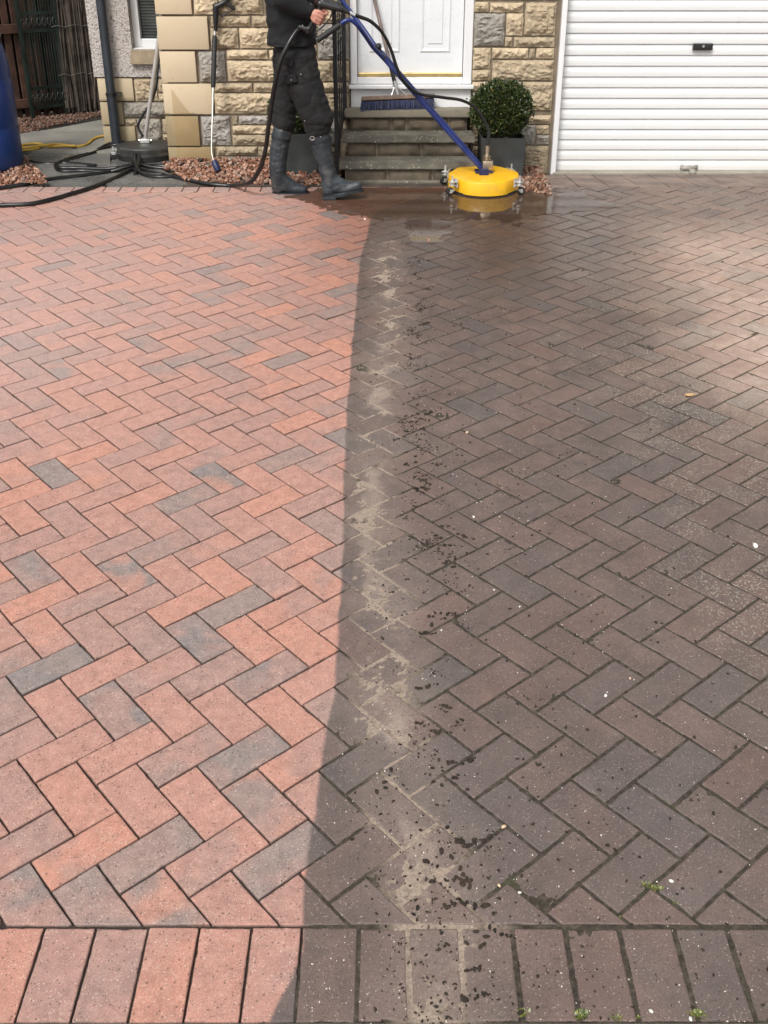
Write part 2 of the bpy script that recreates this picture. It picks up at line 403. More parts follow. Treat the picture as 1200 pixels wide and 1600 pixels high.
def add_brick(poly, joint, near, cls=None):
    if len(poly) < 3: return
    if area(poly) < 0: poly = poly[::-1]
    q = []
    for p in poly:
        if not q or (Vector(p) - Vector(q[-1])).length > .004: q.append(p)
    if len(q) > 2 and (Vector(q[0]) - Vector(q[-1])).length < .004: q.pop()
    if len(q) < 3 or area(q) < .0007: return
    q = inset(q, joint / 2)
    if not q or area(q) < .0004: return
    c = sum((Vector(p) for p in q), Vector((0, 0))) / len(q)
    ph = random.uniform(-.0016, .0013) * (1 if c.x < bx(c.y) else .6)
    tx, ty = random.uniform(-.013, .013), random.uniform(-.013, .013)
    base = outline(q, .003, .012 if near else .05, .0013 if near else .0006)
    rings = [(0, -.012), (0, -.0035), (.0012, -.0012), (.0036, -.0001), (.006, 0)] if near else [(0, -.012), (0, -.003), (.004, 0)]
    b0 = len(PV); n = len(base); r1, r2, r3 = (cls if cls is not None else random.random()), (random.random() if R2MAX > .9 else ((random.uniform(.1, R2MAX) - cls * .55) / .62) % 1.0), random.random()
    for ins, z in rings:
        for p in base:
            dv = (c - p); L = dv.length
            pp = p + dv / L * ins * 1.15
            PV.append((pp.x, pp.y, z + ph + (tx * (pp.x - c.x) + ty * (pp.y - c.y)))); PC.append((r1, r2, r3, 1.0 if ins == 0 else (.35 if ins < .003 else .0)))
    for k in range(len(rings) - 1):
        for i in range(n):
            PF.append((b0 + k * n + i, b0 + k * n + (i + 1) % n, b0 + (k + 1) * n + (i + 1) % n, b0 + (k + 1) * n + i))
    PF.append(tuple(range(b0 + (len(rings) - 1) * n, b0 + len(rings) * n)))
O0 = Vector((-0.4654, 1.4279)); U = Vector((.14295, -.00687)); V = Vector((.02466, .27917))
XL, XR, DN, DF = -3.9, 4.2, 1.291, 6.60
NEAR_TOP, NEAR_BOT = 1.288, 1.092
e1 = (U * .5 + V * .25); e2 = (U * .5 - V * .25)       # one brick width along each diagonal
def warp(p):
    x, y = p
    return (x + .031 * max(0, x), y)
def jw(x, d): return (.0026 if d < 3.4 else .0042) if x < bx(d) else (.0050 if d < 3.4 else .0046)
# washed bricks whose colour stands out in the photo, by lattice cell of their centre
special = [((340, 745), .97), ((285, 775), .9), ((310, 990), .97), ((190, 895), .95), ((180, 1105), .95), ((120, 1420), .90), ((45, 1400), .93), ((250, 1415), .88),
           ((232, 535), .95), ((90, 575), .93), ((400, 1260), .86), ((85, 730), .93), ((205, 970), .84), ((375, 930), .84), ((410, 1340), .90), ((65, 1040), .93), 
           ((295, 930), .1), ((375, 895), .08), ((365, 960), .88), ((480, 1000), .03), ((455, 1180), .15), ((245, 1120), .35), ((440, 1095), .2), ((50, 690), .2), ((245, 955), .1)]
SPC = [(Vector(drv(*p)), c) for p, c in special]
for j in range(-3, 23):
    for i in range(-34, 40):
        Lc = O0 + U * i + V * j
        if not (XL - .4 < Lc.x < XR + .4 and DN - .5 < Lc.y < DF + .5): continue
        for kind in (0, 1):
            if kind == 0: P = [Lc, Lc + e2, Lc + e2 + e1 * 2, Lc + e1 * 2]
            else:
                S = Lc + e2; P = [S, S + e2 * 2, S + e2 * 2 + e1, S + e1]
            P = [warp(tuple(p)) for p in P]
            if area(P) < 0: P = P[::-1]
            P = clip(P, -1, 0, -XL); P = clip(P, 1, 0, XR) if P else P
            P = clip(P, 0, -1, -(NEAR_TOP + .002)) if P else P
            P = clip(P, 0, 1, DF if sum(p[0] for p in P) / max(1, len(P)) < -.78 else 6.712) if P else P
            if len(P) < 3: continue
            cc = sum((Vector(p) for p in P), Vector((0, 0))) / len(P)
            cls = None
            if cc.y > 6.35 and abs(cc.x) < .0: pass
            for s, c in SPC:
                if (s - cc).length < .055: cls = c
            if cls is None:
                rr = random.random()
                cls = rr * .3 + .02 if rr < .0 else (random.uniform(0, .16) if rr < .17 else random.uniform(.16, .72) if rr < .87 else random.uniform(.74, .97))
            add_brick(P, jw(cc.x, cc.y), cc.y < 3.4, cls)
# soldier course by the street
jx = [70, 150, 232, 312, 393, 472, 560, 637, 718, 800, 882, 967, 1052, 1135]
jX = [drv(x, 1450)[0] for x in jx]
while jX[0] > XL: jX.insert(0, jX[0] - .1028)
while jX[-1] < XR: jX.append(jX[-1] + .1055)
R2MAX = .55
for a, b in zip(jX[:-1], jX[1:]):
    wide = .0032 if (a + b) / 2 < -.1 else .0075
    cls = random.uniform(.08, .62)
    if -.66 < a < -.5: cls = .72
    if -.34 < a < -.28: cls = .12
    add_brick([(a, NEAR_BOT), (b, NEAR_BOT), (b, NEAR_TOP), (a, NEAR_TOP)], wide, True, cls)
R2MAX = 1.0
# soldier course at the top of the slope
x = XL
while x < -.8:
    add_brick([(x, DF + .001), (x + .103, DF + .001), (x + .103, DF + .116), (x, DF + .116)], .003, False, random.uniform(.2, .95)); x += .103
def drive_obj(name, me, kind_parent=None):
    ob = bpy.data.objects.new(name, me); COL.objects.link(ob)
    if kind_parent: ob.parent = kind_parent
    else:
        ob.location = FOOT; ob.rotation_euler = (SLOPE, 0, 0)
    ob['_o'] = tuple(FOOT); return ob
# joint bed, with its own small relief: clean joints sit low, dirty ones are filled nearly flush
gxs = list(np.arange(XL, -.75, .03)) + list(np.arange(-.75, 1.25, .0085)) + list(np.arange(1.25, XR, .03)) + [XR]
gys = list(np.arange(1.06, 3.2, .0085)) + list(np.arange(3.2, EDGE, .022)) + [EDGE]
nx_, ny_ = len(gxs), len(gys)
jv = []; jf = []
for b in range(ny_):
    d = float(gys[b]); bb = bx(d); ss = sx(d)
    for a in range(nx_):
        xx = float(gxs[a]); k = min(1, max(0, (xx - bb) / .03)); h2 = 0
        if k > 0 and d < 5.6:
            wv = max(0, 1 - abs(xx - ss + .05 * nz(d * 3, 4)) / .12); h2 = -.0022 + .0013 * nz(xx * 22, d * 22) + .0016 * nz(xx * 75, d * 75, 2) + .0012 * wv + .0016 * wv * nz(xx * 9, d * 9, 7)
        elif k > 0: h2 = -.0030
        h = (1 - k) * -.0075 + k * h2 - (.003 if d > 6.55 else 0)
        jv.append((xx, min(d, EDGE), h))
for b in range(ny_ - 1):
    for a in range(nx_ - 1):
        i = b * nx_ + a; jf.append((i, i + 1, i + nx_ + 1, i + nx_))
me = bpy.data.meshes.new('driveway'); me.from_pydata(jv, [], jf); me.materials.append(mat_joint())
me.polygons.foreach_set('use_smooth', [True] * len(me.polygons))
drive = tag(drive_obj('driveway', me), 'sloping block paved drive of red herringbone pavers, left half washed, right half grimy', kind='structure')
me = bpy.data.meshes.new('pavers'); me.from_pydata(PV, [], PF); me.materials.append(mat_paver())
ca = me.color_attributes.new('brick', 'FLOAT_COLOR', 'POINT'); ca.data.foreach_set('color', np.array(PC, dtype=np.float32).ravel())
pavers = drive_obj('pavers', me, drive)
print('paver verts', len(PV), len(PF))

# ---- the rest of the ground: one sheet to the horizon, the street kerb and road, garage apron
def mat_asphalt():
    g = G('asphalt'); o = g.obj(); n = g.noise(o, 150, 4, .7)
    c = g.mix(g.step(g.noise(o, .8, 4), .3, .7), (.045, .045, .045), (.065, .062, .058)); c = g.mix(g.step(n, .55, .75), c, (.14, .135, .125))
    return g.fin(c, .85, g.bump(n, .6, .004))
def mat_concrete(name='concrete', a=(.20, .19, .165), b=(.29, .275, .24), wetmask=False):
    g = G(name); o = g.obj(); n = g.noise(o, 2.2, 6, .65)
    c = g.mix(g.step(n, .3, .7), a, b); f = g.noise(o, 90, 4, .7); c = g.mix(1.0, c, g.ramp(f, [(.3, .8), (.7, 1.15)]), 'MULTIPLY')
    v = g.vor(o, 60); c = g.mix(g.math('MULTIPLY', g.math('LESS_THAN', v, .2), .4), c, (.36, .34, .3))
    r = .8
    if wetmask: r = g.mixf(g.step(g.noise(o, 3.5, 3), .38, .6), .14, .55)
    return g.fin(c, r, g.bump(f, .25, .002))
M_ASPH = mat_asphalt()
gm = MB(); zs = -(YE - 1.05) * math.tan(SLOPE)
rows = [(-90, zs - .06), (1.05, zs - .06), (YE - .03, -.06), (YE + .3, -.06), (160, -.06)]
gm.add([(x, y, z) for y, z in rows for x in (-90, -XR, XR, 90)], [(4 * r + c, 4 * r + c + 1, 4 * r + c + 5, 4 * r + c + 4) for r in range(4) for c in range(3)])
gm.build('ground', simple('soil', (.10, .085, .065), .95, bump=.6, var=.4, sc=1.5, bsc=40)).__setitem__('kind', 'structure')
yb = on_drive(600, 1597).y
rd = MB(); rd.boxmm((-60, -9, zs - .04), (60, yb - .125, zs - .008)); rd.build('road', M_ASPH).__setitem__('kind', 'structure')
kb = MB(); kb.box((0, yb - .062, zs - .035), (20, .12, .08), bev=.006); kb.build('kerb', mat_concrete('kerb_stone', (.13, .13, .11), (.2, .2, .17))).__setitem__('kind', 'structure')

# ------------------------------------------------------------------ house
YW = 7.38                              # plane of the main front
ZA = -.045                             # paving level at the garage threshold
YB = on_level(190, 225, .03).y         # plane of the set-back left part
M_PAVE_DIRTY = None
def mat_stone(name='rockface_stone', smooth_=False):
    g = G(name); o = g.obj()
    at = g.n('ShaderNodeAttribute', attribute_name='stone').outputs['Color']
    sp = g.n('ShaderNodeSeparateColor'); g.set(sp.inputs[0], at); r1, r2, r3 = sp.outputs
    off = g.n('ShaderNodeCombineXYZ'); g.set(off.inputs[0], g.math('MULTIPLY', r3, 23.0)); ob = g.add(o, off.outputs[0])
    base = g.ramp(r1, [(0, (.54, .435, .295)), (.45, (.48, .385, .26)), (.7, (.39, .32, .215)), (.78, (.37, .34, .29)), (1, (.42, .395, .36))])
    base = g.mix(1.0, base, g.ramp(r2, [(0, .80), (1, 1.12)]), 'MULTIPLY')
    if smooth_:
        base = g.mix(g.step(g.noise(ob, 5, 4), .35, .65), base, g.mix(1.0, base, (.93, .90, .84), 'MULTIPLY'))
        v = g.n('ShaderNodeTexVoronoi', feature='F1'); g.set(v.inputs['Vector'], g.add(g.scale(ob, (1, 1, .7)), g.scale(g.noisec(ob, 30), (.02, .02, .02)))); v.inputs['Scale'].default_value = 26
        s = g.n('ShaderNodeSeparateColor'); g.set(s.inputs[0], v.outputs['Color'])
        bl = g.math('MULTIPLY', g.math('LESS_THAN', v.outputs['Distance'], g.math('MULTIPLY', s.outputs[1], .28)), g.math('GREATER_THAN', s.outputs[0], .45))
        base = g.mix(g.math('MULTIPLY', bl, .38), base, (.20, .14, .08))
        return g, base, ob
    n = g.noise(ob, 26, 5, .65)
    base = g.mix(1.0, base, g.ramp(n, [(.3, .62), (.5, .98), (.72, 1.15)]), 'MULTIPLY')
    base = g.mix(g.math('MULTIPLY', g.step(g.noise(ob, 8, 4, .6), .52, .72), .4), base, (.22, .15, .085))
    sz = g.n('ShaderNodeSeparateXYZ'); g.set(sz.inputs[0], o)
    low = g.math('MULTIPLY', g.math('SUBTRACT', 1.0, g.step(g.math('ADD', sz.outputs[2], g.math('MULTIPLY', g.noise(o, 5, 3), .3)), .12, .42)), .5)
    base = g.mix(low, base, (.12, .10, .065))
    h = g.math('ADD', n, g.math('MULTIPLY', g.noise(ob, 90, 4, .7), .35))
    return g.fin(base, .88, g.bump(h, 1.0, .016))
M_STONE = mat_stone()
def mat_quoin(name='dressed_sandstone', damp=True):
    g, base, ob = mat_stone(name, True); o = g.obj(); base = g.mix(.5, base, (.58, .48, .33))
    sz = g.n('ShaderNodeSeparateXYZ'); g.set(sz.inputs[0], o)
    a = on_wall(272, 165, YW)          # a water mark with a straight slanting edge, and a damp foot below it
    # damp: below about .42 m everything; above it a wedge
    zz = g.math('ADD', sz.outputs[2], g.math('MULTIPLY_ADD', g.noise(o, 7, 4), .05, -.025))
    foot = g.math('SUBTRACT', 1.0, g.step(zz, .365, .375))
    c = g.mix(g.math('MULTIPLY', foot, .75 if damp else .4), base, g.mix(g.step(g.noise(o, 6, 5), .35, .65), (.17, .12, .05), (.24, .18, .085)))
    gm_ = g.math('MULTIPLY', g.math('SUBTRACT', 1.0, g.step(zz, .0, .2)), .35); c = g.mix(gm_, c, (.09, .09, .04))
    if damp:
        x0 = on_wall(268, 170, YW).x
        w1 = g.math('LESS_THAN', g.math('ADD', g.math('MULTIPLY', g.math('SUBTRACT', sz.outputs[0], x0 + .03), 1.35), g.math('MULTIPLY_ADD', g.noise(o, 12, 3), .03, sz.outputs[2])), on_wall(270, 140, YW).z)
        w2 = g.math('GREATER_THAN', sz.outputs[0], x0 + .015)
        c = g.mix(g.math('MULTIPLY', g.math('MULTIPLY', w1, w2), .45), c, (.27, .17, .06))
    return g.fin(c, .7, g.bump(g.noise(o, 160, 3), .15, .002))
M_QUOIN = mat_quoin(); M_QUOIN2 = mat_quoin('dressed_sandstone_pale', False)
class Stones:
    def __init__(s): s.mb = MB(); s.c = []
    def stone(s, x0, x1, z0, z1, Y, grey=0, cell=.007, rel=1.0, flat=False, tone=None):
        w, h = x1 - x0, z1 - z0
        if w < .012 or h < .012: return
        nx = max(3, int(w / cell)); nz_ = max(3, int(h / cell)); sd = random.uniform(0, 99)
        t = random.random(); hue = random.uniform(.78, 1) if grey else random.uniform(0, .7)
        if tone is not None: hue = tone
        col = (hue, t, random.random(), 1); vs = []; fs = []
        for b in range(nz_ + 1):
            for a in range(nx + 1):
                x = x0 + w * a / nx; z = z0 + h * b / nz_
                ed = min(x - x0, x1 - x, z - z0, z1 - z)
                if flat: y = -.012
                else:
                    k = min(1, ed / .022); k = k * k * (3 - 2 * k)
                    y = -.010 - k * (.016 + rel * (.020 * fbm(x * 9 + sd, z * 13, sd, 3) + .016 * (abs(nz(x * 26 + sd, z * 40, sd)) - .2) + .009 * nz(x * 60 + sd, z * 80, sd)))
                    # fractured lower edge
                    y += rel * .010 * max(0, 1 - (z - z0) / .03 + .8 * nz(x * 22, sd, 3)) * k
                    if ed < 1e-6:
                        x += .004 * nz(x * 30, z * 30, sd); z += .004 * nz(x * 30, z * 30, sd + 9)
                vs.append((x, Y + y, z))
        for b in range(nz_):
            for a in range(nx):
                i = b * (nx + 1) + a; fs.append((i, i + 1, i + nx + 2, i + nx + 1))
        # sides back to the mortar
        ring = [a for a in range(nx + 1)] + [(b + 1) * (nx + 1) - 1 for b in range(1, nz_ + 1)] + [nz_ * (nx + 1) + a for a in range(nx - 1, -1, -1)] + [b * (nx + 1) for b in range(nz_ - 1, 0, -1)]
        b0 = len(vs)
        for i in ring: vs.append((vs[i][0], Y + .01, vs[i][2]))
        m = len(ring)
        for k in range(m): fs.append((ring[(k + 1) % m], ring[k], b0 + k, b0 + (k + 1) % m))
        s.mb.add(vs, fs); s.c += [col] * len(vs)
    def px(s, x0, y0, x1, y1, Y, **kw):
        a = on_wall((x0), (y0 + y1) / 2, Y); b = on_wall(x1, (y0 + y1) / 2, Y); t = on_wall((x0 + x1) / 2, y0, Y).z; q = on_wall((x0 + x1) / 2, y1, Y).z
        s.stone(a.x, b.x, q, t, Y, **kw)
    def rows(s, x0, x1, z0, z1, Y, cell=.03, **kw):
        z = z0
        while z < z1 - .03:
            h = min(random.choice((.075, .075, .15, .15, .2)), z1 - z); x = x0
            while x < x1 - .02:
                ww = random.uniform(.14, .42); ww = x1 - x if x + ww > x1 - .1 else ww
                if h > .14 and random.random() < .3 and ww > .1:
                    s.stone(x, x + ww - .012, z, z + h / 2 - .012, Y, grey=random.random() < .12, cell=cell, **kw)
                    s.stone(x, x + ww - .012, z + h / 2, z + h - .012, Y, grey=random.random() < .12, cell=cell, **kw)
                else: s.stone(x, x + ww - .012, z, z + h - .012, Y, grey=random.random() < .18, cell=cell, **kw)
                x += ww
            z += h
    def build(s, name, mat, parent=None, loc=None, smooth=True):
        ob = s.mb.build(name, mat, parent, loc, smooth=smooth, auto=38)
        ca = ob.data.color_attributes.new('stone', 'FLOAT_COLOR', 'POINT'); ca.data.foreach_set('color', np.array(s.c, dtype=np.float32).ravel())
        return ob
M_MORTAR = simple('mortar', (.17, .135, .095), .9, bump=.5, bsc=120)
M_WHITE = simple('white_upvc', (.70, .70, .70), .32, var=.02, bump=.02, dirt=(.62, .60, .55), dirt_amt=.10, dsc=2)
M_WHITE2 = simple('white_door_paint', (.685, .70, .715), .28, var=.015, bump=.02)
house = tag(empty('house', (0, YW, 0)), 'sandstone fronted house with white front door and white roller garage door', 'house')
# bodies behind the stone faces
xq = on_wall(265, 150, YW).x                       # left corner of the main front
xd0, xd1 = on_wall(547, 100, YW).x, on_wall(738, 100, YW).x      # door opening
xg = on_wall(865, 200, YW).x                       # garage jamb
TOPZ = 2.62
ztop = on_wall(600, 0, YW).z
wall = MB()
wall.boxmm((xq, YW, -.1), (xd0, YW + .3, TOPZ)); wall.boxmm((xd1, YW, -.1), (xg, YW + .3, TOPZ))
wall.boxmm((xd0, YW, 2.55), (xd1, YW + .3, TOPZ)); wall.boxmm((xg, YW, 2.16), (xg + 2.75, YW + .3, TOPZ)); wall.boxmm((xg + 2.75, YW, -.1), (xg + 3.3, YW + .3, TOPZ))
wall.boxmm((xq + .002, YW + .3, -.1), (xq + .3, YB, TOPZ))
W = wall.build('masonry_wall', M_MORTAR, house)
S = Stones()
right = [(741, 3, 763, 18, 0), (766, 4, 817, 19, 0), (820, 4, 868, 55, 0), (741, 21, 788, 71, 1), (791, 21, 817, 55, 0), (789, 58, 800, 72, 0), (803, 58, 866, 73, 0),
         (739, 75, 766, 107, 0), (769, 75, 825, 91, 0), (827, 76, 835, 91, 0), (838, 75, 865, 91, 0), (769, 94, 864, 125, 0), (738, 109, 766, 125, 0), (738, 128, 800, 141, 0),
         (802, 128, 813, 141, 0), (816, 128, 862, 172, 0), (738, 144, 765, 172, 1), (767, 144, 813, 172, 0), (738, 175, 790, 192, 0), (793, 175, 861, 177.5, 0), (827, 180, 860, 193, 0),
         (793, 180, 824, 193, 0), (738, 195, 770, 225, 0), (773, 195, 800, 225, 0), (803, 195, 836, 225, 1), (838, 195, 857, 209, 0), (838, 211, 857, 225, 1), (738, 228, 775, 262, 0),
         (778, 228, 812, 262, 0), (815, 228, 855, 274, 0), (738, 264, 812, 276, 0)]
for x0, y0, x1, y1, gq in right: S.px(x0, y0, x1, y1, YW, grey=gq)
left = [(303, -8, 340, 22, 0), (343, -8, 410, 22, 0), (330, 25, 391, 41, 0), (394, 25, 430, 41, 0), (330, 44, 372, 75, 0), (375, 44, 440, 75, 0), (312, 80, 352, 127, 1), (355, 78, 418, 92, 0), (421, 78, 470, 92, 0),
        (356, 95, 440, 126, 0), (336, 130, 394, 143, 0), (397, 130, 455, 143, 0), (336, 146, 440, 177, 0), (316, 181, 360, 226, 1), (363, 181, 371, 194, 0), (374, 181, 440, 193, 1),
        (364, 196, 418, 208, 0), (421, 196, 470, 208, 0), (364, 211, 418, 226, 0), (421, 211, 470, 226, 0), (339, 229, 402, 242, 0), (404, 229, 450, 242, 0), (339, 245, 440, 258, 1),
        (433, -8, 500, 41, 0), (442, 44, 494, 92, 0), (497, 38, 545, 92, 1), (497, -8, 545, 35, 0), (442, 95, 520, 126, 0), (523, 95, 545, 126, 0), (458, 129, 545, 143, 0), (442, 146, 500, 177, 0), (503, 146, 545, 177, 0),
        (442, 181, 500, 193, 0), (503, 181, 530, 226, 1), (473, 196, 500, 226, 0), (452, 229, 530, 242, 0), (442, 245, 530, 262, 0), (533, 181, 545, 205, 0), (533, 208, 545, 262, 0)]
S.build('stone_facing', M_STONE, house); S = Stones()
for x0, y0, x1, y1, gq in left: S.px(x0, y0, x1, y1, YW, grey=gq)
M1 = S; zt = on_wall(600, -8, YW).z
S.rows(xq + .2, xd0 - .005, zt + .012, TOPZ, YW); S.build('stone_facing', M_STONE, house); S = Stones(); S.rows(xd1 + .005, xg - .01, on_wall(800, 2, YW).z + .014, TOPZ, YW)
S.rows(xg, xg + 2.76, 2.17, TOPZ, YW, cell=.04); S.build('stone_facing', M_STONE, house); S = Stones(); S.rows(xg + 2.78, xg + 3.3, 0, TOPZ, YW)
S.build('stone_facing', M_STONE, house)
Q = Stones()
def quoin(x1, y0, y1, tone):
    t = on_wall(300, y0, YW).z; b = on_wall(300, y1, YW).z; xr = on_wall(x1, (y0 + y1) / 2, YW).x
    i0 = len(Q.mb.v); Q.mb.box(((xq + xr) / 2 - .02, YW - .001, (t + b) / 2), (xr - xq + .04, .05, t - b), bev=.004)
    Q.mb.box((xq - .02 + .12, YW + .16, (t + b) / 2), (.24, .27, t - b - .004), bev=.004)
    Q.c += [(tone, random.random(), random.random(), 1)] * (len(Q.mb.v) - i0)
for a in [(299, -28, 22, .2), (326, 25.5, 77, .1), (307, 80, 128, .15), (333, 130.5, 178, .1), (312, 181, 227, .3), (335, 229.5, 262, .4)]: quoin(*a)
zq = on_wall(300, -31, YW).z; k = 0
while zq < TOPZ - .2:
    xr = xq + (.30 if k % 2 == 0 else .2); i0 = len(Q.mb.v)
    Q.mb.box(((xq + xr) / 2 - .02, YW - .001, zq + .1), (xr - xq + .04, .05, .2), bev=.004); Q.mb.box((xq + .1, YW + .16, zq + .1), (.24, .27, .196), bev=.004)
    Q.c += [(.2, .6, .5, 1)] * (len(Q.mb.v) - i0); zq += .212; k += 1
Q.build('quoins', M_QUOIN, house)
# ---- front door, in its white frame
M_BRASS = simple('brass', (.72, .56, .26), .32, 1.0, var=.12, bump=.1, dirt=(.35, .27, .12), dirt_amt=.5, dsc=14)
zs_top = on_wall(640, 165, YW).z                     # top of the highest step
fz0 = on_wall(640, 138, YW).z; dz0 = on_wall(640, 121, YW).z
door = MB(); xa, xb = on_wall(559, 100, YW).x, on_wall(723, 100, YW).x
door.boxmm((xa, YW + .045, dz0 + .004), (xb, YW + .09, 2.45)); D = door.build('front_door', M_WHITE2, house)
f = MB()
f.boxmm((xd0 + .002, YW - .006, fz0 + .028), (xa - .004, YW + .1, 2.52), bev=.006); f.boxmm((xb + .004, YW - .006, fz0 + .028), (xd1 - .002, YW + .1, 2.52), bev=.006)
f.boxmm((xa - .004, YW - .006, 2.455), (xb + .004, YW + .1, 2.52), bev=.005)
f.boxmm((xd0 - .012, YW - .045, fz0), (xd1 + .012, YW + .1, fz0 + .026), bev=.005)
f.boxmm((xa - .004, YW + .004, fz0 + .028), (xb + .004, YW + .1, dz0), bev=.004)
f.boxmm((xd0 + .004, YW - .003, zs_top - .02), (xd1 - .004, YW + .1, fz0 - .002))
f.build('door_frame', M_WHITE, house)
def panel(x0, x1, y0, y1):     # raised and fielded panel moulding
    X0, X1 = on_wall(x0, 60, YW + .045).x, on_wall(x1, 60, YW + .045).x; Z0, Z1 = on_wall(x0, y0, YW + .045).z, on_wall(x0, y1, YW + .045).z
    m = MB(); y = YW + .045
    prof = [(0, 0), (.010, -.007), (.022, -.004), (.032, .006), (.045, .006), (.06, -.004)]
    vs = []
    for ins, dy in prof:
        vs += [(X0 + ins, y + dy - .001, Z0 + ins), (X1 - ins, y + dy - .001, Z0 + ins), (X1 - ins, y + dy - .001, Z1 - ins), (X0 + ins, y + dy - .001, Z1 - ins)]
    fs = [(k * 4 + i, k * 4 + (i + 1) % 4, k * 4 + 4 + (i + 1) % 4, k * 4 + 4 + i) for k in range(len(prof) - 1) for i in range(4)]
    fs.append(tuple(range(4 * len(prof) - 4, 4 * len(prof)))); m.add(vs, fs); m.build('panel', M_WHITE2, D)
panel(656, 704, 82, -60); panel(577, 625, 82, -60); panel(656, 704, -85, -200); panel(577, 625, -85, -200)
m = MB(); m.boxmm((xa + .004, YW + .02, dz0 + .002), (xb - .004, YW + .048, dz0 + .028), bev=.004)
for t in (.06, .5, .94): m.ball((xa + (xb - xa) * t, YW + .019, dz0 + .015), .004, 1)
m.build('weather_bar', M_BRASS, D)
m = MB(); m.box((xa + .09, YW + .035, 1.42), (.03, .02, .2), bev=.004); m.tube([(xa + .09, YW + .03, 1.40), (xa + .09, YW - .02, 1.40), (xa + .2, YW - .025, 1.40)], .009); m.build('handle', M_BRASS, D)
# ---- garage door
zg0 = on_wall(1000, 267.5, YW).z
gx0, gx1 = xg + .03, xg + 2.7
pitch = (on_wall(1000, 27, YW).z - on_wall(1000, 260, YW).z) / 14.0
m = MB(); prof = []
z = zg0
while z < 2.2:
    prof += [(z, .0022), (z + pitch * .03, -.006), (z + pitch * .07, -.0105), (z + pitch * .30, -.0112), (z + pitch * .55, -.0108), (z + pitch * .66, -.0088), (z + pitch * .78, -.0035), (z + pitch * .88, -.0015), (z + pitch * .94, -.0012), (z + pitch * .975, .0002), (z + pitch * .99, .0022)]
    z += pitch
vs = []; fs = []
for zz, yy in prof: vs += [(gx0 - .02, YW + .05 + yy, zz), (gx1 + .02, YW + .05 + yy, zz)]
for i in range(len(prof) - 1): fs.append((2 * i, 2 * i + 1, 2 * i + 3, 2 * i + 2))
m.add(vs, fs)
m.boxmm((gx0 - .02, YW + .04, zg0 - .004), (gx1 + .02, YW + .062, zg0 + .018))
g = G('white_slat_paint'); o = g.obj(); sp_ = g.n('ShaderNodeSeparateXYZ'); g.set(sp_.inputs[0], o)
c = g.mix(g.math('MULTIPLY', g.step(g.noise(g.scale(o, (1, 1, 6)), 2, 4), .4, .7), .35), (.66, .665, .665), (.60, .60, .585))
c = g.mix(g.math('MULTIPLY', g.math('SUBTRACT', 1.0, g.step(g.math('ADD', sp_.outputs[2], g.math('MULTIPLY', g.noise(o, 4, 4), .3)), .05, .5)), .28), c, (.56, .53, .45))
c = g.mix(g.math('MULTIPLY', g.step(g.noise(g.scale(o, (6, 1, .6)), 5, 4, .6), .6, .75), .12), c, (.40, .37, .30))
GD = m.build('garage_door', g.fin(c, g.mixf(g.noise(o, 3, 3), .28, .42), g.bump(g.noise(g.scale(o, (.6, 1, 3)), 4, 3), .25, .006)), house, smooth=True, auto=50)
m = MB(); m.boxmm((xg - .006, YW - .045, ZA - .02), (xg + .03, YW + .06, 2.2), bev=.004); m.boxmm((gx1, YW - .045, ZA - .02), (gx1 + .036, YW + .06, 2.2), bev=.004)
m.boxmm((xg - .006, YW - .045, 2.1), (gx1 + .036, YW + .03, 2.19), bev=.004); m.build('garage_frame', M_WHITE, house)
m = MB(); m.boxmm((gx0, YW + .03, ZA - .01), (gx1, YW + .1, zg0 - .012)); m.build('rubber_seal', simple('black_rubber_seal', (.01, .01, .01), .6), GD)
M_BLACK = simple('black_plastic', (.014, .014, .015), .38, var=.3, bump=.12)
M_STEEL = simple('galvanised_steel', (.55, .55, .54), .35, 1.0, var=.2, bump=.2, dirt=(.2, .17, .13), dirt_amt=.5, dsc=20)
hc = on_wall(1098, 73, YW + .02)
m = MB(); m.box(hc, (.137, .022, .044), bev=.006); m.box(hc + Vector((.03, -.012, 0)), (.05, .008, .03), bev=.003)
H = m.build('handle', M_BLACK, GD)
m = MB(); m.tube([hc + Vector((.0, -.010, .004)), hc + Vector((0, -.018, .004))], .009, 16); m.build('keyhole', M_STEEL, H)
bc = on_wall(1077, 265, YW)
m = MB(); m.tube([bc + Vector((-.062, .0, .012)), bc + Vector((.055, 0, .012))], .016, 10); m.ball(bc + Vector((.010, -.050, -.010)), (.028, .026, .026), 2); m.tube([bc + Vector((.008, -.045, -.006)), bc + Vector((-.01, 0, .012))], .008, 8)
m.box(bc + Vector((-.055, .004, .012)), (.012, .03, .04), bev=.002); m.box(bc + Vector((.052, .004, .012)), (.012, .03, .04), bev=.002)
m.build('door_bolt', simple('weathered_zinc', (.33, .31, .27), .7, .3, var=.35, bump=.6, bsc=90), GD, smooth=True)
m = MB(); m.boxmm((gx0 - .02, YW - .055, ZA - .05), (gx1, YW + .2, ZA + .012), bev=.004); m.build('garage_threshold', mat_concrete('threshold_concrete', (.22, .20, .16), (.33, .31, .26)), house)
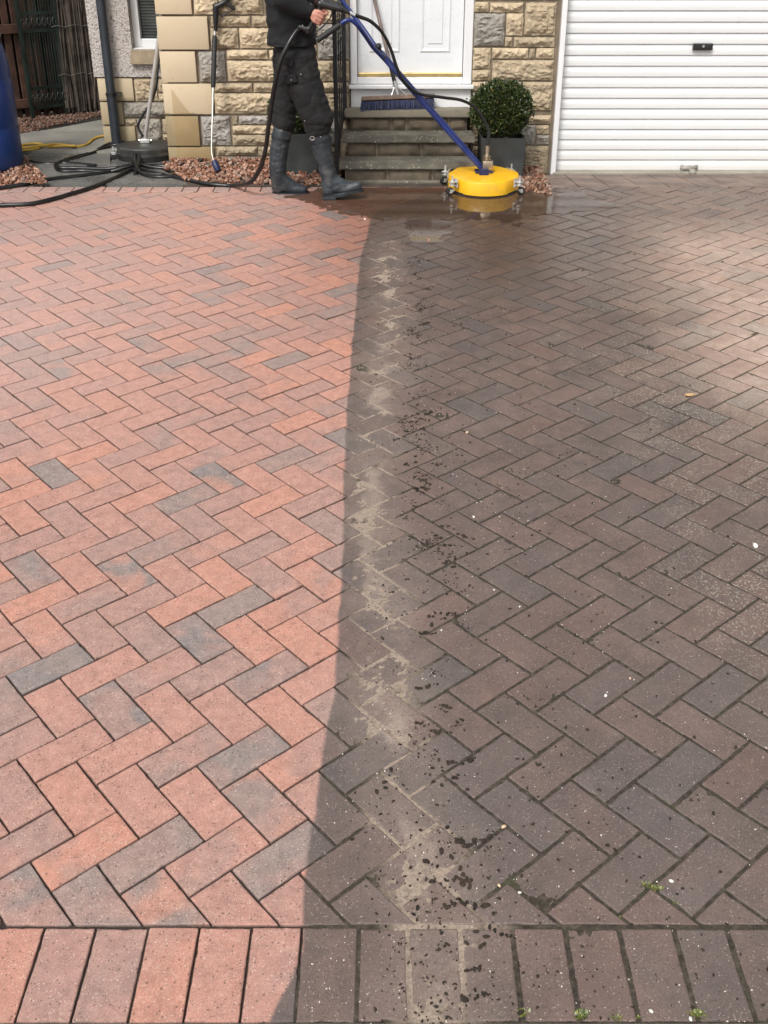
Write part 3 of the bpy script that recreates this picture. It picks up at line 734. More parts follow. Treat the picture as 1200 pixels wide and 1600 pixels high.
# ---- set-back part: harled wall, dressed base, window, downpipe
xb0 = on_wall(146, 100, YB).x; zh = on_wall(200, 119.5, YB).z
wx0, wx1 = on_wall(204, 40, YB).x, on_wall(204, 40, YB).x + .75
wz0 = on_wall(230, 76, YB).z; wz1 = wz0 + 1.15
m = MB(); T = .3
def harl_box(a, b): m.boxmm(a, b)
harl_box((xb0, YB - .03, zh), (wx0, YB + T, TOPZ)); harl_box((wx1, YB - .03, zh), (xq + .3, YB + T, TOPZ))
harl_box((wx0, YB - .03, zh), (wx1, YB + T, wz0)); harl_box((wx0, YB - .03, wz1), (wx1, YB + T, TOPZ))
harl_box((xb0, YB + T, zh), (xb0 + .3, YB + 6, TOPZ))
def mat_harl():
    g = G('harling'); o = g.obj(); v = g.vor(o, 75); n = g.noise(o, 40, 5, .7)
    h = g.math('ADD', g.math('MULTIPLY', g.math('SUBTRACT', 1.0, v), .7), g.math('MULTIPLY', n, 1.0))
    c = g.ramp(h, [(.55, (.26, .23, .205)), (.8, (.43, .39, .36)), (1.2, (.50, .465, .43))])
    v2 = g.n('ShaderNodeTexVoronoi', feature='F1'); g.set(v2.inputs['Vector'], o); v2.inputs['Scale'].default_value = 55
    s2 = g.n('ShaderNodeSeparateColor'); g.set(s2.inputs[0], v2.outputs['Color'])
    d = g.math('MULTIPLY', g.math('LESS_THAN', v2.outputs['Distance'], .33), g.math('GREATER_THAN', s2.outputs[0], .86))
    c = g.mix(g.math('MULTIPLY', d, .7), c, (.10, .085, .075))
    return g.fin(c, .9, g.bump(h, .8, .009))
M_HARL = mat_harl(); m.build('harled_wall', M_HARL, house)
m = MB(); xbs = on_wall(158, 150, YB).x; m.boxmm((xbs, YB, -.1), (xq + .3, YB + T, zh - .003)); m.boxmm((xbs, YB + T, -.1), (xbs + .3, YB + 6, zh - .003)); m.build('base_wall', M_MORTAR, house)
S = Stones()
for x0, y0, x1, y1, gq in [(211, 122, 245, 157, 0), (248, 122, 268, 143, 0), (248, 146, 268, 157, 0), (194, 160, 268, 182, 1), (196, 186, 214, 196, 0), (216, 186, 252, 221, 1), (255, 186, 272, 207, 0), (255, 210, 272, 221, 0), (214, 224, 272, 232, 0)]:
    S.px(x0, y0, x1, y1, YB, grey=gq, rel=.9)
S.build('base_stone_facing', M_STONE, house)
Q = Stones()
for x0, x1, y0, y1 in [(154, 209, 121.5, 157), (158, 193, 159.5, 194), (162, 213, 197, 234)]:
    xl, xr = xbs - .012, on_wall(x1, (y0 + y1) / 2, YB).x; t, b = on_wall(180, y0, YB).z, on_wall(180, y1, YB).z; i0 = len(Q.mb.v)
    Q.mb.box(((xl + xr) / 2, YB + .05, (t + b) / 2), (xr - xl, .14, t - b), bev=.004); Q.c += [(random.uniform(.2, .5), random.random() * .5, random.random(), 1)] * (len(Q.mb.v) - i0)
Q.build('base_quoins', M_QUOIN2, house)
win = MB(); fy = YB + .05; fw = .055
for a, b in [((wx0, fy, wz0), (wx0 + fw, fy + .06, wz1)), ((wx1 - fw, fy, wz0), (wx1, fy + .06, wz1)), ((wx0 + fw, fy, wz0), (wx1 - fw, fy + .06, wz0 + fw + .01)), ((wx0 + fw, fy, wz1 - fw), (wx1 - fw, fy + .06, wz1))]:
    win.boxmm(a, b, bev=.006)
win.boxmm((wx0 - .005, fy - .05, wz0 - .02), (wx1, fy - .001, wz0 + .005), bev=.004)
WN = win.build('window', M_WHITE, house)
g = G('window_glass'); g.p.inputs['Transmission Weight'].default_value = 1; g.p.inputs['IOR'].default_value = 1.5; GLASS = g.fin((.9, .93, .92), .02)
m = MB(); m.boxmm((wx0 + fw, fy + .02, wz0 + fw), (wx1 - fw, fy + .026, wz1 - fw)); m.build('pane', GLASS, WN)
m = MB(); zz = wz0 + fw
while zz < wz1 - fw: m.box(((wx0 + wx1) / 2, fy + .095, zz), (wx1 - wx0 - 2 * fw, .025, .0012), rot=Matrix.Rotation(R(32), 3, 'X')); zz += .021
m.build('blind', simple('blind_slats', (.30, .30, .29), .5), WN)
m = MB(); m.boxmm((wx0 - .02, YB + .2, wz0 - .1), (wx1 + .1, YB + .28, wz1 + .1)); m.build('dark_room', simple('dark_room', (.02, .018, .016), .9), WN)
m = MB(); sz0, sz1 = on_wall(225, 100, YB - .06).z, on_wall(225, 79, YB - .06).z
m.prism([(0, 0)] * 0 or [(on_wall(203, 90, YB - .06).x, sz0), (wx1 + .1, sz0), (wx1 + .1, sz1), (on_wall(205, 80, YB - .06).x, sz1)], YB - .075, YB + .06)
m.build('window_sill', simple('sill_stone', (.30, .235, .155), .8, bump=.4, dirt=(.12, .10, .07), dirt_amt=.5, dsc=6), house)
pip = MB(); px0 = on_wall(166, 20, YB - .09); px1 = on_wall(183, 228, YB - .09); pr = .034
pip.tube([(px1.x, YB - .09, 0), (px1.x, YB - .09, .42)], pr + .0035, 20); pip.tube([(px1.x, YB - .09, .41), (px1.x, YB - .09, TOPZ + .02)], pr, 20)
DP = pip.build('downpipe', simple('grey_pipe', (.028, .034, .042), .32, var=.15, bump=.03), house, smooth=True, auto=40)
m = MB(); m.tube([(px1.x, YB - .09, .40), (px1.x, YB - .09, .425)], pr + .007, 20); m.boxmm((px1.x, YB - .10, .40), (px1.x + .065, YB - .02, .42)); m.tube([(px1.x + .06, YB - .12, .41), (px1.x + .06, YB - .09, .41)], .012, 10); m.build('pipe_bracket', M_BLACK, DP)
# ---- upper floor line: fascia and roof, above the picture
m = MB(); x0, x1 = xb0 - .3, xg + 3.7
m.add([(x0, YW - .45, TOPZ + .02), (x1, YW - .45, TOPZ + .02), (x1, YB + 3.0, TOPZ + 1.9), (x0, YB + 3.0, TOPZ + 1.9), (x1, YB + 6.5, TOPZ + .02), (x0, YB + 6.5, TOPZ + .02),
       (x0, YW - .45, TOPZ + .12), (x1, YW - .45, TOPZ + .12), (x1, YB + 3.0, TOPZ + 2.0), (x0, YB + 3.0, TOPZ + 2.0), (x1, YB + 6.5, TOPZ + .12), (x0, YB + 6.5, TOPZ + .12)],
      [(6, 7, 8, 9), (9, 8, 10, 11), (0, 3, 2, 1), (3, 5, 4, 2), (0, 1, 7, 6), (4, 5, 11, 10), (0, 6, 9, 3), (3, 9, 11, 5), (1, 2, 8, 7), (2, 4, 10, 8)])
m.build('roof', simple('roof_tiles', (.09, .075, .065), .85, bump=.8, bsc=14), house)
m = MB(); m.boxmm((x0, YW - .47, TOPZ - .1), (x1, YW - .455, TOPZ + .1)); m.boxmm((x0, YW - .452, TOPZ - .02), (x1, YW + .35, TOPZ - .005)); m.build('fascia', M_WHITE, house)
m = MB(); m.boxmm((xg - .1, YW + .31, -.1), (xg - .02, YB + 5.8, TOPZ - .03)); m.boxmm((xbs + .05, YB + 5.8, -.1), (xg + 3.2, YB + 6, TOPZ)); m.boxmm((xg + 3.1, YW + .3, -.1), (xg + 3.3, YB + 5.8, TOPZ)); m.build('rear_wall', M_HARL, house)

# ------------------------------------------------------------------ steps
def mat_step():
    g = G('aggregate_concrete'); o = g.obj(); n = g.noise(o, 5, 5, .65)
    sp = g.n('ShaderNodeSeparateXYZ'); g.set(sp.inputs[0], o)
    c = g.mix(g.step(n, .35, .65), (.085, .078, .062), (.155, .142, .108))
    v = g.n('ShaderNodeTexVoronoi', feature='F1'); g.set(v.inputs['Vector'], o); v.inputs['Scale'].default_value = 85
    s = g.n('ShaderNodeSeparateColor'); g.set(s.inputs[0], v.outputs['Color'])
    agg = g.math('MULTIPLY', g.math('LESS_THAN', v.outputs['Distance'], g.math('MULTIPLY', s.outputs[1], .55)), g.math('GREATER_THAN', s.outputs[0], .72))
    agg = g.math('MULTIPLY', agg, g.math('SUBTRACT', 1.0, g.step(sp.outputs[2], .28, .33)))
    c = g.mix(g.math('MULTIPLY', agg, g.step(g.noise(o, 9, 3), .4, .6)), c, (.50, .48, .42))
    c = g.mix(g.math('MULTIPLY', g.step(g.noise(o, 16, 5, .7), .55, .7), .6), c, (.07, .075, .045))
    c = g.mix(g.math('MULTIPLY', g.step(sp.outputs[2], .33, .4), .45), c, (.30, .26, .19))
    return g.fin(c, .75, g.bump(g.math('ADD', g.noise(o, 110, 4, .7), agg), .6, .004))
M_STEP = mat_step()
steps = tag(empty('front_steps', (0, YW - .5, 0)), 'three weathered grey concrete steps up to the white front door', 'steps')
M_RISER = simple('step_riser_stone', (.095, .074, .05), .8, var=.4, sc=7, bump=.8, bsc=45, dirt=(.05, .05, .03), dirt_amt=.6, dsc=8)
YS = [6.86, 7.045, 7.225]; slab = .047
tops = [on_wall(640, 254, YS[0] - .03).z, on_wall(640, 212.5, YS[1] - .03).z, on_wall(640, 173, YS[2] - .03).z]
xl = [on_wall(530, 262, YS[0] - .03).x, on_wall(533.5, 218, YS[1] - .03).x, on_wall(538.5, 178, YS[2] - .03).x]
xr = on_wall(736, 178, YS[2] - .03).x
prev = -.06
RC = Stones()
def rough_slab(a, b):
    bm = bmesh.new(); bmesh.ops.create_cube(bm, size=1)
    bmesh.ops.scale(bm, vec=[b[i] - a[i] for i in range(3)], verts=bm.verts); bmesh.ops.translate(bm, vec=[(a[i] + b[i]) / 2 for i in range(3)], verts=bm.verts)
    bmesh.ops.bevel(bm, geom=bm.edges[:], offset=.006, segments=2, affect='EDGES')
    bmesh.ops.subdivide_edges(bm, edges=[e for e in bm.edges if e.calc_length() > .1], cuts=40, use_grid_fill=True)
    for v in bm.verts:
        v.co += Vector((nz(*(v.co * 60)), nz(*(v.co * 55 + Vector((9, 0, 0)))), nz(*(v.co * 50 + Vector((0, 9, 0)))))) * .0025
    q = MB(); q.bm(bm); return q
for k in range(3):
    rough_slab((xl[k], YS[k] - .03, tops[k] - slab), (xr + (.02 if k < 2 else 0), (YS[k + 1] + .02 if k < 2 else YW - .004), tops[k])).build('tread', M_STEP, steps, smooth=True, auto=28)
    z0, z1 = prev, tops[k] - slab - .001; c = MB()
    x0, x1 = xl[k] + .035, xr - .02; c.boxmm((x0 + .003, YS[k] + .012, z0), (x1 - .003, YS[k] + .1, z1)); 
    r = Stones(); cuts = {0: [.34, .7], 1: [.245, .61], 2: [.35, .48, .84]}[k]; e = [0] + cuts + [1]
    for a, b in zip(e[:-1], e[1:]): r.stone(x0 + (x1 - x0) * a + .004, x0 + (x1 - x0) * b - .004, z0, z1 - .002, YS[k] + .022, cell=.012, rel=.35, tone=.62)
    rr = r.build('riser', M_RISER, steps); c.build('mortar_bed', M_MORTAR, rr)
    prev = tops[k] - .001
c = MB(); c.boxmm((xl[0] + .05, YS[0] + .11, -.08), (xr - .03, YW - .004, tops[0] - slab - .002)); c.boxmm((xl[1] + .05, YS[1] + .11, tops[0] - .04), (xr - .03, YW - .004, tops[1] - slab - .002)); c.boxmm((xl[2] + .05, YS[2] + .11, tops[1] - .04), (xr - .03, YW - .004, tops[2] - slab - .002))
c.build('step_core', M_MORTAR, steps)
f = MB(); f.boxmm((xl[0] + .02, YS[0] - .015, -.06), (xr, YS[0] + .05, .012), bev=.008); f.build('footing', M_STEP, steps)

# ------------------------------------------------------------------ paths, slabs and apron by the house
M_PATH = mat_concrete('path_concrete', (.17, .165, .145), (.26, .25, .215)); M_WETSLAB = mat_concrete('wet_slab', (.10, .098, .092), (.17, .165, .15), True)
def flat(name, poly, z, mat, th=.05, label=None):      # poly in photo pixels on the level z
    P = [on_level(x, y, z) for x, y in poly]; n = len(P); m = MB()
    m.add([tuple(p) for p in P] + [(p.x, p.y, z - th) for p in P], [tuple(range(n))[::-1], tuple(range(n, 2 * n))] + [(i, (i + 1) % n, n + (i + 1) % n, n + i) for i in range(n)])
    o = m.build(name, mat); o['kind'] = 'structure'; bm = bmesh.new(); bm.from_mesh(o.data); bmesh.ops.recalc_face_normals(bm, faces=bm.faces); bm.to_mesh(o.data); bm.free(); return o
flat('path', [(-160, 236), (30, 236), (190, 236), (175, 206), (163, 206), (130, 207), (70, 207), (-160, 208)], .032, M_PATH)
flat('path', [(-160, 206.4), (70, 206.4), (175, 205.4), (175, 186), (162, 186), (95, 199), (60, 205), (-160, 250 - 48)], .030, M_PATH)
flat('path', [(-160, 239), (30, 238), (172, 237.5), (172, 256), (90, 260), (45, 257), (-160, 258)], .015, M_WETSLAB)
flat('paved_slab', [(58, 283), (68, 262), (95, 261), (172, 257), (180, 237), (268, 237), (271, 260), (252, 264), (292, 286.5), (200, 287), (100, 287.5)], .006, M_WETSLAB)
# garage apron: a ramp of dirty pavers
PV.clear(); PF.clear(); PC.clear()
ax0, ax1 = on_level(857, 290).x, XR - .05; ya = YE + .006; yb_ = YW - .058; dep = (yb_ - ya)
x = ax0
while x < ax1:
    k = 0
    for a, b in ((0, .34), (.34, .68), (.68, 1.0)):
        add_brick([(x, dep * a), (x + .2, dep * a), (x + .2, dep * b), (x, dep * b)], .006, False, random.uniform(.3, .9))
    x += .2
me = bpy.data.meshes.new('apron'); me.from_pydata(PV, [], PF)
g = G('apron_pavers'); o = g.obj(); n = g.noise(o, 5, 5, .6); c = g.mix(g.step(n, .35, .65), (.12, .085, .07), (.23, .165, .13)); c = g.mix(g.math('MULTIPLY', g.step(g.noise(o, 12, 4), .5, .65), .4), c, (.10, .08, .07))
me.materials.append(g.fin(c, .6, g.bump(g.noise(o, 150, 4), .4, .003)))
ap = bpy.data.objects.new('apron', me); COL.objects.link(ap); ap.location = (0, ya, 0); ap.rotation_euler = (math.atan2(ZA, dep), 0, 0); ap['kind'] = 'structure'
m = MB(); m.add([(ax0 - .02, ya - .004, -.008), (ax1 + .1, ya - .004, -.008), (ax1 + .1, YW + .02, ZA - .007), (ax0 - .02, YW + .02, ZA - .007)], [(0, 1, 2, 3)]); m.build('apron_bed', simple('apron_joints', (.06, .05, .04), .9)).__setitem__('kind', 'structure')
m = MB(); m.add([(on_level(428, 288).x, ya - .004, -.004), (ax0 - .02, ya - .004, -.004), (ax0 - .02, YW, -.02), (on_level(428, 288).x, YW, -.02)], [(0, 1, 2, 3)]); m.build('gravel_bed', simple('bed_soil', (.06, .045, .035), .9, bump=.8, bsc=60)).__setitem__('kind', 'structure')

# ------------------------------------------------------------------ gravel
def inpoly(x, y, P):
    c = False; j = len(P) - 1
    for i in range(len(P)):
        if (P[i][1] > y) != (P[j][1] > y) and x < (P[j][0] - P[i][0]) * (y - P[i][1]) / (P[j][1] - P[i][1]) + P[i][0]: c = not c
        j = i
    return c
def mat_chip(name='red_granite_chips', k=1.0):
    g = G(name); o = g.obj()
    at = g.n('ShaderNodeAttribute', attribute_name='chip').outputs['Color']; sp = g.n('ShaderNodeSeparateColor'); g.set(sp.inputs[0], at)
    c = g.ramp(sp.outputs[0], [(0, (.17, .075, .045)), (.3, (.30, .135, .08)), (.6, (.42, .21, .135)), (.82, (.56, .36, .26)), (1, (.26, .20, .17))])
    c = g.mix(1.0, c, g.ramp(g.noise(o, 80, 3), [(.3, .6 * k), (.7, .95 * k)]), 'MULTIPLY')
    return g.fin(c, .55)
M_CHIP = mat_chip(); M_CHIPD = mat_chip('shaded_red_chips', .45); M_CHIPM = mat_chip('darker_red_chips', .72)  # M_CHIPD: shade by the fence put into the chip colour; M_CHIPM: only darker
def gravel(name, poly, hfun, size, layers, label, base_mat):
    xs = [p[0] for p in poly]; ys = [p[1] for p in poly]; A = (max(xs) - min(xs)) * (max(ys) - min(ys))
    n = int(A / (size * size) * layers); mb = MB(); cols = []
    cube = [(-1, -1, -1), (1, -1, -1), (1, 1, -1), (-1, 1, -1), (-1, -1, 1), (1, -1, 1), (1, 1, 1), (-1, 1, 1)]
    cf = [(0, 3, 2, 1), (4, 5, 6, 7), (0, 1, 5, 4), (1, 2, 6, 5), (2, 3, 7, 6), (3, 0, 4, 7)]
    for _ in range(n):
        x, y = random.uniform(min(xs), max(xs)), random.uniform(min(ys), max(ys))
        if not inpoly(x, y, poly): continue
        s = size * random.uniform(.45, 1.0); q = Matrix.Rotation(random.uniform(0, 6.3), 3, 'Z') @ Matrix.Rotation(random.gauss(0, .5), 3, 'X') @ Matrix.Rotation(random.gauss(0, .5), 3, 'Y')
        z = hfun(x, y) + random.uniform(-.2, .55) * size
        mb.add([Vector((x, y, z)) + q @ Vector((c[0] * s * .5 * random.uniform(.6, 1.1), c[1] * s * .36 * random.uniform(.5, 1.1), c[2] * s * .26 * random.uniform(.5, 1.2))) for c in cube], cf)
        cols += [(random.random(), random.random(), 0, 1)] * 8
    ob = mb.build(name, base_mat or M_CHIP); ca = ob.data.color_attributes.new('chip', 'FLOAT_COLOR', 'POINT'); ca.data.foreach_set('color', np.array(cols, dtype=np.float32).ravel())
    tag(ob, label, None, None, 'stuff')
    # soil under the chips follows the same height
    return ob
zl = on_wall(380, 249, YW).z
def hB(x, y): return max(0.004, min(1, (y - YE - .02) / (YW - YE - .1))) * zl + .008 * nz(x * 5, y * 5)
def lv(px, py): p = on_level(px, py); return (p.x, p.y)
pB = [(xq - .02, YE + .02), (on_level(530, 288).x, YE + .02), (on_level(532, 280).x, YW), (xq - .02, YW)]
pB[0] = (on_level(255, 270).x, on_level(255, 270).y); pB.insert(1, lv(292, 286.5))
gravel('gravel', pB, hB, .032, 3.0, 'red gravel bed under the stone wall left of the steps', None)
m = MB(); nn = 14; vs = []; fs = []
for a in range(nn + 1):
    for b in range(nn + 1):
        x = on_level(292, 286).x - .02 + (on_level(532, 286).x - on_level(292, 286).x + .02) * a / nn; y = YE + .015 + (YW - YE - .015) * b / nn; vs.append((x, y, hB(x, y) - .006))
fs = [(a * (nn + 1) + b, (a + 1) * (nn + 1) + b, (a + 1) * (nn + 1) + b + 1, a * (nn + 1) + b + 1) for a in range(nn) for b in range(nn)]
m.add(vs, fs); m.build('gravel_bed', bpy.data.materials['bed_soil']).__setitem__('kind', 'structure')
pC = [lv(738, 291), lv(862, 302), lv(858, 290), (on_level(857, 280).x, YW - .01), (xd1 + .02, YW - .01)]
gravel('gravel', pC, lambda x, y: .006 + (-.045 + .03) * max(0, (y - YE) / (YW - YE)) if y > YE else gz(y) + .004, .032, 3.0, 'red gravel heaped round the dark planter beside the garage', M_CHIPM)
pA = [lv(-260, 300), lv(72, 291), lv(74, 284), lv(40, 250), lv(-260, 250)]
gravel('gravel', pA, lambda x, y: (gz(y) if y < YE else 0) + .012 + .01 * nz(x * 4, y * 4), .033, 2.4, 'red gravel patch under the blue barrel', None)
pD = [lv(20, 212), lv(45, 203), lv(160, 185), lv(172, 184), lv(172, 172), lv(60, 186), lv(20, 192)]
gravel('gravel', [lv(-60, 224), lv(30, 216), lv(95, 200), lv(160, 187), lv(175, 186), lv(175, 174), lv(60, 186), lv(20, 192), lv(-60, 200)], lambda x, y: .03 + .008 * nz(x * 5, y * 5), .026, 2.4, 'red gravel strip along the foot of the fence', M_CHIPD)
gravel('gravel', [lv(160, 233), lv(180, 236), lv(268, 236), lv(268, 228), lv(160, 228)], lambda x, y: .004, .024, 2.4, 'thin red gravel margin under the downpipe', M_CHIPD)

# ------------------------------------------------------------------ planters and box balls
M_PLANT = simple('planter_composite', (.028, .032, .032), .5, var=.3, sc=5, bump=.15, dirt=(.075, .08, .075), dirt_amt=.45, dsc=4)
def mat_leaf(name, a, b):
    g = G(name); at = g.n('ShaderNodeAttribute', attribute_name='leaf').outputs['Color']; sp = g.n('ShaderNodeSeparateColor'); g.set(sp.inputs[0], at)
    c = g.ramp(sp.outputs[0], [(0, a), (.6, b), (.92, (b[0] * 1.7, b[1] * 1.5, b[2] * 1.3)), (1, (.16, .11, .03))])
    g.p.inputs['Subsurface Weight'].default_value = 0
    return g.fin(c, .38)
M_LEAF = mat_leaf('box_leaf', (.013, .021, .006), (.043, .066, .017))
M_TWIG = simple('twig_bark', (.08, .055, .035), .9)
def planter(cx, cy, z0, label):
    r = tag(empty('planter', (cx, cy, z0)), label, 'planter', 'dark square planters by the front wall')
    m = MB(); h = .285; wb, wt, t = .138, .152, .016
    def ringv(w, z): return [(cx - w, cy - w, z), (cx + w, cy - w, z), (cx + w, cy + w, z), (cx - w, cy + w, z)]
    vs = ringv(wb, z0) + ringv(wt, z0 + h) + ringv(wt - t, z0 + h) + ringv(wt - t, z0 + h - .06)
    fs = [(3, 2, 1, 0)]
    for k in range(3): fs += [(4 * k + i, 4 * k + (i + 1) % 4, 4 * k + 4 + (i + 1) % 4, 4 * k + 4 + i) for i in range(4)]
    bm = bmesh.new(); V_ = [bm.verts.new(v) for v in vs]; [bm.faces.new([V_[i] for i in f]) for f in fs]
    bmesh.ops.bevel(bm, geom=[e for e in bm.edges if len(e.link_faces) == 2], offset=.004, segments=2, affect='EDGES'); m.bm(bm)
    m.build('pot', M_PLANT, r)
    m = MB(); m.boxmm((cx - wt + t + .001, cy - wt + t + .001, z0 + h - .10), (cx + wt - t - .001, cy + wt - t - .001, z0 + h - .035)); m.build('soil', simple('compost', (.03, .02, .014), .95, bump=.9, bsc=90), r)
    return r
def boxball(cx, cy, zc, R_, label, n=7500, sq=.9):
    root = tag(empty('box_shrub', (cx, cy, zc - R_)), label, 'shrub', 'clipped box shrubs in the planters')
    m = MB(); cols = []
    for k in range(n):
        u = Vector((random.gauss(0, 1), random.gauss(0, 1), random.gauss(0, 1))).normalized()
        lump = 1 + .13 * nz(u.x * 2.6 + cx, u.y * 2.6, u.z * 2.6) + .12 * nz(u.x * 7, u.y * 7 + cx, u.z * 7)
        rr = R_ * lump * (1 - abs(random.gauss(0, .17)) + .03 * random.random())
        if random.random() < .04: rr *= random.uniform(1.03, 1.16)
        c = Vector((cx, cy, zc)) + Vector((u.x * rr * (1 + .09 * abs(u.x * u.z) * 2), u.y * rr, u.z * rr * sq * (.93 if u.z < 0 else 1)))
        if nz(u.x * 5 + 3, u.y * 5, u.z * 5 + cx) < -.36 and rr > R_ * .88: continue
        d = (u + Vector((random.gauss(0, .6), random.gauss(0, .6), random.gauss(.25, .6)))).normalized()
        s = d.cross(Vector((random.gauss(0, 1), random.gauss(0, 1), random.gauss(0, 1)))).normalized(); nn_ = d.cross(s)
        L = random.uniform(.013, .021); wd = L * .34
        m.add([c, c + d * L * .5 + s * wd + nn_ * .0015, c + d * L, c + d * L * .5 - s * wd + nn_ * .0015], [(0, 1, 2, 3)])
        cols += [(min(.999, max(0, random.gauss(.42, .26))) if random.random() > .015 else 1.0, 0, 0, 1)] * 4
    ob = m.build('foliage', M_LEAF, root); ca = ob.data.color_attributes.new('leaf', 'FLOAT_COLOR', 'POINT'); ca.data.foreach_set('color', np.array(cols, dtype=np.float32).ravel())
    m = MB(); base = Vector((cx, cy, zc - R_ * sq - .03))
    for k in range(70):
        u = Vector((random.gauss(0, 1), random.gauss(0, 1), random.gauss(.4, 1))).normalized()
        e = Vector((cx, cy, zc)) + Vector((u.x, u.y, u.z * sq)) * R_ * random.uniform(.7, .95)
        mid = base.lerp(e, .5) + Vector((random.gauss(0, .015), random.gauss(0, .015), .01)); s0 = base + Vector((random.gauss(0, .03), random.gauss(0, .03), 0))
        m.tube([s0, mid, e], [.0045, .003, .0012], 5, cap=False)
    m.build('stem', M_TWIG, root); return root
pp = on_level(783, 280); ply = pp.y + .14; pz = -.012
planter(pp.x + .004, ply, pz, 'dark square planter behind the yellow floor cleaner')
sc_ = on_wall(783, 172, ply); boxball(sc_.x, ply, sc_.z + .005, .19, 'round clipped box shrub growing beside the garage wall', 19000, .93)
pl2 = on_level(465, 277); planter(pl2.x, pl2.y + .14, .004, 'dark square planter behind the walking worker')
boxball(pl2.x - .03, pl2.y + .14, .004 + .285 + .13, .155, 'round clipped box shrub half hidden behind the legs of the worker', 9000, .9)

# ------------------------------------------------------------------ barrel, fence, gate, screen
bp = on_level(-28, 262, .01); m = MB()
ztopb = on_wall(5, 53, bp.y).z; hb = ztopb - bp.z
pr_ = [(.26, 0), (.275, .012), (.29, .04), (.292, hb * .3), (.287, hb * .32), (.287, hb * .335), (.293, hb * .36), (.293, hb * .66), (.288, hb * .675), (.288, hb * .69), (.291, hb * .71), (.285, hb * .84), (.268, hb * .92), (.25, hb * .95), (.245, hb * .965), (.262, hb * .975), (.262, hb - .004), (.25, hb), (.235, hb - .012), (.1, hb - .014)]
bar = tag(empty('barrel', bp), 'tall blue plastic barrel standing on gravel at the left', 'barrel')
m.lathe(pr_, bp, 56); m.build('drum', simple('blue_polythene', (.008, .035, .16), .30, var=.2, sc=2, bump=.03, dirt=(.05, .09, .18), dirt_amt=.3, dsc=6), bar, smooth=True, auto=50)
m = MB(); m.lathe([(.264, hb * .978), (.2665, hb * .982), (.2665, hb - .002), (.264, hb + .001)], bp, 56, cap=False); m.build('clamp_ring', M_STEEL, bar, smooth=True)
m = MB(); m.tube([bp + Vector((.1, -.1, hb - .012)), bp + Vector((.1, -.1, hb + .02))], .03, 20); m.build('bung', simple('white_plastic_cap', (.6, .6, .58), .4), bar)
F0 = Vector((on_level(45, 192).x, on_level(45, 192).y, .03)); F1 = Vector((on_level(160, 178).x, on_level(160, 178).y, .03)); FD = (F1 - F0).normalized(); FN = Vector((FD.y, -FD.x, 0))
def fp(s, off, z): return F0 + FD * s + FN * off + Vector((0, 0, z))
FR = Matrix.Rotation(math.atan2(FD.y, FD.x), 3, 'Z')
M_BROWN = simple('brown_fence_stain', (.065, .030, .019), .75, var=.4, sc=12, bump=.4, bsc=40)
fen = tag(empty('wooden_fence', fp(-.9, -.1, 0)), 'dark brown stained fence of upright pales beyond the barrel', 'fence')
m = MB(); s = -2.6
while s < 2.4: m.box(fp(s, -.06, .92), (.062, .018, 1.8), rot=FR, bev=.003); s += .088
m.build('pale', M_BROWN, fen)
m = MB()
zr1 = on_wall(35, 51, F0.y).z; zr2 = on_wall(35, 168, F0.y).z
for z in (zr1, zr2, 1.62): m.box(fp(-.1, -.03, z), (5.0, .04, .075), rot=FR, bev=.004)
m.build('rail', M_BROWN, fen)
for s in (-2.55, -.72, .95): 
    m = MB(); m.box(fp(s, -.10, .9), (.09, .09, 1.9), rot=FR, bev=.005); m.build('post', M_BROWN, fen)
m = MB(); m.box(fp(0, -.13, .9), (5.6, .012, 1.75), rot=FR); m.build('back_board', simple('dark_backing_board', (.02, .012, .008), .9), fen)
M_GREEN = simple('dark_green_iron', (.014, .024, .02), .45, .2, var=.4, bump=.2)
M_SCR = simple('worn_green_iron', (.035, .045, .04), .5, .2)
gat = tag(empty('iron_gate', fp(-.1, .05, 0)), 'dark green iron bar gate folded against the fence', 'gate')
m = MB(); g0, g1 = .02, .36
for s in (g0, g1): m.box(fp(s, .06, .93), (.032, .032, 1.82), rot=FR, bev=.003)
for z in (.1, .26, zr1 - .02, zr1 + .12, 1.7): m.box(fp((g0 + g1) / 2, .06, z), (g1 - g0, .012, .028), rot=FR)
m.build('gate_frame', M_GREEN, gat)
for k in range(13):
    s = g0 + (g1 - g0) * (k + 1) / 14; m = MB(); m.tube([fp(s, .06, .1), fp(s, .06, 1.7)], .0055, 6); m.build('bar', M_GREEN, gat)
for k in range(7):
    for zc_ in (.18, zr1 + .05):
        m = MB(); s = g0 + (g1 - g0) * (k + .5) / 7; m.tube([fp(s + .016 * math.cos(a), .075, zc_ + .030 * math.sin(a)) for a in [2 * math.pi * i / 12 for i in range(13)]], .0035, 5); m.build('scrollwork', M_SCR, gat)
m = MB(); m.tube([fp(g0 + .02 + .035 * math.cos(a), .085, zr1 + .28 + .02 * math.sin(a)) for a in [2 * math.pi * i / 12 for i in range(13)]], .008, 6); m.build('latch_ring', M_STEEL, gat)
scn = tag(empty('brushwood_screen', fp(.9, .05, 0)), 'grey brown brushwood screen wired to the fence near the house corner', 'screen')
m = MB()
for k in range(1100):
    s = random.uniform(.34, 2.1); of = random.uniform(.02, .075); r = random.uniform(.004, .009); z0 = random.uniform(0, .08) if random.random() < .6 else random.uniform(0, 1.2); L = random.uniform(.6, 1.5)
    l = random.gauss(0, .03); m.tube([fp(s, of, z0), fp(s + l * .5 + random.gauss(0, .006), of + random.gauss(0, .004), z0 + L * .5), fp(s + l, of, min(1.85, z0 + L))], [r, r, r * .6], 5, cap=False)
m.build('sticks', simple('brushwood', (.072, .057, .045), .9, var=.5, sc=9, bump=.5), scn)
m = MB(); m.box(fp(1.2, .005, .9), (1.8, .012, 1.75), rot=FR); m.build('backing', simple('dark_reed_mat', (.035, .026, .02), .95, var=.5, sc=30), scn)
